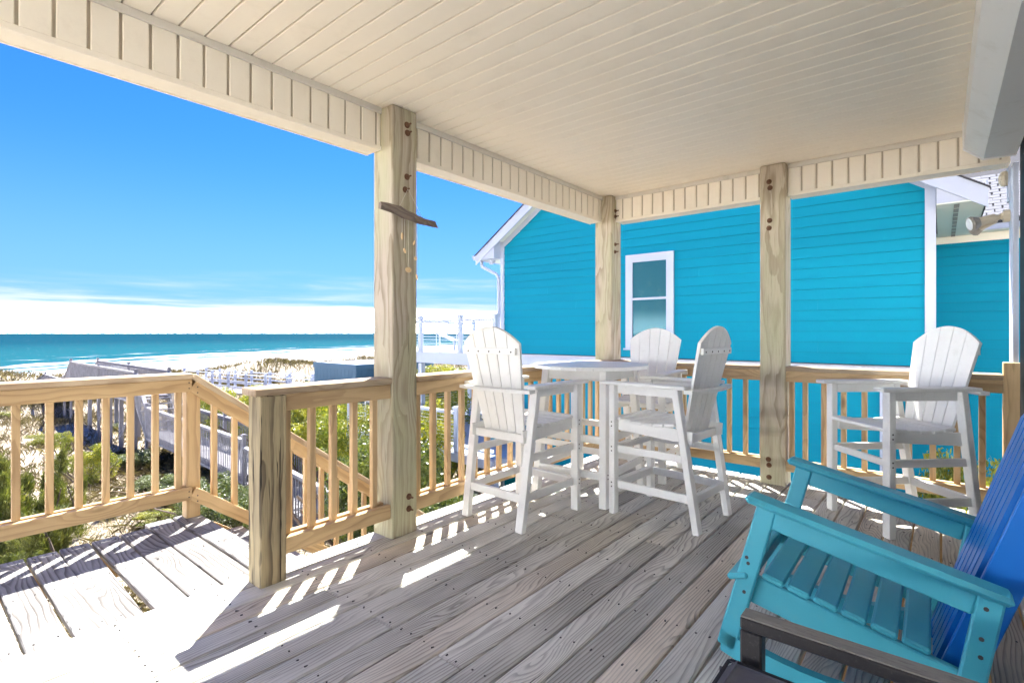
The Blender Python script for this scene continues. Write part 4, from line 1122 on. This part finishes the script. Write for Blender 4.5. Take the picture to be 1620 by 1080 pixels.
# ------------------------------------------------------------------ teal rocking chair
rk = thing('rocking_chair', (2.47, .22, 0), 'teal slatted rocking chair with royal blue back in the right foreground', 'rocking chair')
T_, B_ = M['teal'], M['royal']
base = Matrix.Translation((2.497, .345, 0)) @ Matrix.Rotation(R(90.6), 4, 'Z')
mr = base @ Matrix.Translation((0, 0, .02)) @ Matrix.Rotation(R(-12.4), 4, 'Y') @ Matrix.Translation((0, 0, 0))
def rp(a): return mr @ V(a)
RUP = mr.to_3x3() @ V((0, 0, 1)); RY_ = mr.to_3x3() @ V((0, 1, 0)); RX_ = mr.to_3x3() @ V((1, 0, 0))
def rb(nm, p, q, w_, t__, mt, up=None, ch=.006): return board(nm, rp(p), rp(q), w_, t__, mt, rk, up=up or RUP, ch=ch)
AZR = .605
for s_ in (-1, 1):
    y = s_ * .362
    rb('arm', (.375, s_ * .371, AZR), (-.385, s_ * .371, AZR - .001), .10, .028, T_, ch=.012)
    rb('arm_apron', (.27, s_ * .368, AZR - .052), (-.31, s_ * .368, AZR - .055), .028, .075, T_)
    f1 = rb('front_leg', (.322, y, -.010), (.30, y, AZR - .015), .070, .04, T_, up=RY_)
    r1 = rb('rear_leg', (-.365, y, .120), (-.340, y, AZR - .015), .066, .04, T_, up=RY_)
    for lg, xs2, zs in ((f1, .315, (.24, .355, .375)), (r1, -.345, (.40, .455, .55))):
        dots(lg, [rp((xs2 + .01 * (q - 1), y + s_ * .0205, z)) for q, z in enumerate(zs)], RY_ * s_, .007)
    # rocker, a curved runner
    rm = MB(); n = 12; Rr = 1.15
    for q in range(n):
        x0r, x1r = .335 - .84 * q / n, .335 - .84 * (q + 1) / n
        zf = lambda x: Rr - sqrt(Rr * Rr - (x + .03) ** 2) + .002
        pts = []
        for yy in (y - .02, y + .02):
            pts += [base @ V((x0r, yy, zf(x0r))), base @ V((x1r, yy, zf(x1r))), base @ V((x1r, yy, zf(x1r) + .085)), base @ V((x0r, yy, zf(x0r) + .085))]
        rm.add(pts, [(0, 3, 2, 1), (4, 5, 6, 7), (0, 1, 5, 4), (2, 3, 7, 6), (1, 2, 6, 5), (0, 4, 7, 3)])
    rm.obj('rocker', T_, rk)
    rb('seat_side', (.33, s_ * .322, .243), (-.34, s_ * .322, .252), .03, .11, T_)
for i in range(7):
    x = .315 - i * .088; z = .312 + .012 * (i / 7.) + (.0 if i else -.022)
    tl = .5 if i == 0 else -.02
    rb('seat_slat', (x + (.025 if i == 0 else 0), -.345 - (.05 if i == 0 else 0), z), (x + (.025 if i == 0 else 0), .345 + (.05 if i == 0 else 0), z), .077, .024, T_, up=mr.to_3x3() @ V((sin(tl), 0, cos(tl))), ch=.007)
rb('front_rail', (.325, -.34, .25), (.325, .34, .25), .025, .09, T_)
rb('back_rail', (-.37, -.34, .30), (-.37, .34, .30), .025, .08, B_)
# fan back in blue
bb = V((-.290, 0, .22)); bt = V((-.375, 0, 1.16)); L = (bt - bb).length; za = (bt - bb).normalized(); xa_ = V((0, 1, 0)).cross(za)
mb_ = Matrix((xa_, V((0, 1, 0)), za)).transposed().to_4x4(); mb_.translation = bb; mbk = mr @ mb_
topf = lambda y: L - .10 * (abs(y) / .28) ** 2
for i in range(6):
    b0, b1 = -.215 + i * .0717, -.215 + (i + 1) * .0717 - .018
    t0, t1 = -.250 + i * .0833, -.250 + (i + 1) * .0833 - .021
    slat_mesh(b0, b1, t0, t1, 0, 0, .024, 5, topf).obj('back_slat', B_, rk, mbk)
for z in (.30, .74): board('back_cleat', mbk @ V((-.026, -.23, z)), mbk @ V((-.026, .23, z)), .026, .07, B_, rk, up=mbk.to_3x3() @ V((0, 0, 1)))
for s_ in (-1, 1):
    board('back_stile', mbk @ V((-.045, s_ * .238, -.10)), mbk @ V((-.045, s_ * .285, .80)), .026, .10, B_, rk, up=mbk.to_3x3() @ V((1, 0, 0)))

# ------------------------------------------------------------------ dark metal armchair with cushion (foreground)
ac = thing('patio_armchair', (1.07, .05, 0), 'dark metal armchair with worn arm and grey cushion at the bottom edge', 'armchair')
def acb(nm, p, q, w_, t__, mt=M['bronze'], up=(0, 0, 1), ch=.005): return board(nm, p, q, w_, t__, mt, ac, up=up, ch=ch)
for xx in (1.475, .72):
    acb('arm', (xx, .414, .548), (xx, -.36, .548), .054, .034)
    board('arm_top', (xx, .412, .5665), (xx, -.355, .5665), .052, .004, M['bronzetop'], ac, ch=.001)
    acb('front_leg', (xx, .388, .0), (xx, .388, .530), .045, .054, up=(0, 1, 0))
    acb('rear_leg', (xx, -.34, .0), (xx, -.34, .530), .045, .05, up=(0, 1, 0))
    acb('side_rail', (xx, .36, .30), (xx, -.31, .30), .03, .05)
acb('front_rail', (.745, .388, .30), (1.45, .388, .30), .03, .05)
acb('back_frame', (.76, -.36, .57), (.76, -.40, .95), .04, .04, up=(1, 0, 0)); acb('back_frame', (1.44, -.36, .57), (1.44, -.40, .95), .04, .04, up=(1, 0, 0))
acb('back_frame', (.76, -.40, .95), (1.44, -.40, .95), .04, .04)
cu = MB().box((1.12, .07, .395), (.645, .75, .12), None, .028).obj('cushion', M['cushion'], ac)
cu.modifiers.new('soft', 'BEVEL').width = .012; cu.modifiers['soft'].segments = 3
pz_ = .448
MB().tube([V((.82, .436, pz_)), V((1.425, .436, pz_)), V((1.434, .428, pz_)), V((1.434, -.29, pz_))], .005, 6).obj('piping', M['piping'], cu)

# ------------------------------------------------------------------ driftwood shell chime
chm = thing('shell_chime', (2.14, 2.62, 2.06), 'driftwood wind chime with shells on strings hanging from the big post bolt', 'wind chime')
dw = MB(); n = 9
pa, pb = V((1.905, 2.628, 2.092)), V((2.385, 2.655, 2.052))
ring_prev = None; vs, fs = [], []
rr = random.Random(5)
for q in range(n + 1):
    t0 = q / n; c = pa.lerp(pb, t0) + V((0, 0, .006 * sin(t0 * 7))); h_ = .029 * (.55 + .6 * sin(pi * min(1, t0 * 1.15 + .12)) + .3 * t0); dth = .013
    for (oy, oz) in ((-dth, -h_), (-dth * 1.2, h_ * .2), (-dth * .6, h_), (dth * .7, h_ * .9), (dth, -h_ * .6)):
        vs.append((c.x + (.012 if oz < 0 else -.01) * (q == n), c.y + oy * rr.uniform(.8, 1.2), c.z + oz * rr.uniform(.85, 1.12)))
for q in range(n):
    for k in range(5): fs.append((q * 5 + k, q * 5 + (k + 1) % 5, (q + 1) * 5 + (k + 1) % 5, (q + 1) * 5 + k))
fs += [(0, 1, 2, 3, 4)[::-1], tuple(n * 5 + k for k in range(5))]
dw.add(vs, fs); dw.obj('driftwood', M['drift'], chm)
st = MB(); st.cyl((2.155, 2.668, 2.256), (2.05, 2.63, 2.105), .0012, .0012, 5).cyl((2.155, 2.668, 2.256), (2.25, 2.645, 2.085), .0014, .0014, 5)
for (x_, z_, sx_, sz_, rot) in ((2.085, 1.935, .010, .024, 0), (2.182, 1.905, .008, .018, .3), (2.105, 1.845, .009, .017, -.4), (2.195, 1.805, .014, .014, .2), (2.135, 1.725, .026, .018, 0), (2.205, 1.685, .008, .020, -.2)):
    st.cyl((x_, 2.640, 2.06), (x_, 2.640, z_ + sz_), .0014, .0014, 5)
    MB().ball((0, 0, 0), 1.0, 10, (sx_, .006, sz_)).obj('shell', M['shell'], chm, Matrix.Translation((x_, 2.640, z_)) @ Matrix.Rotation(rot, 4, 'Y'))
st.obj('string', M['string'], chm)
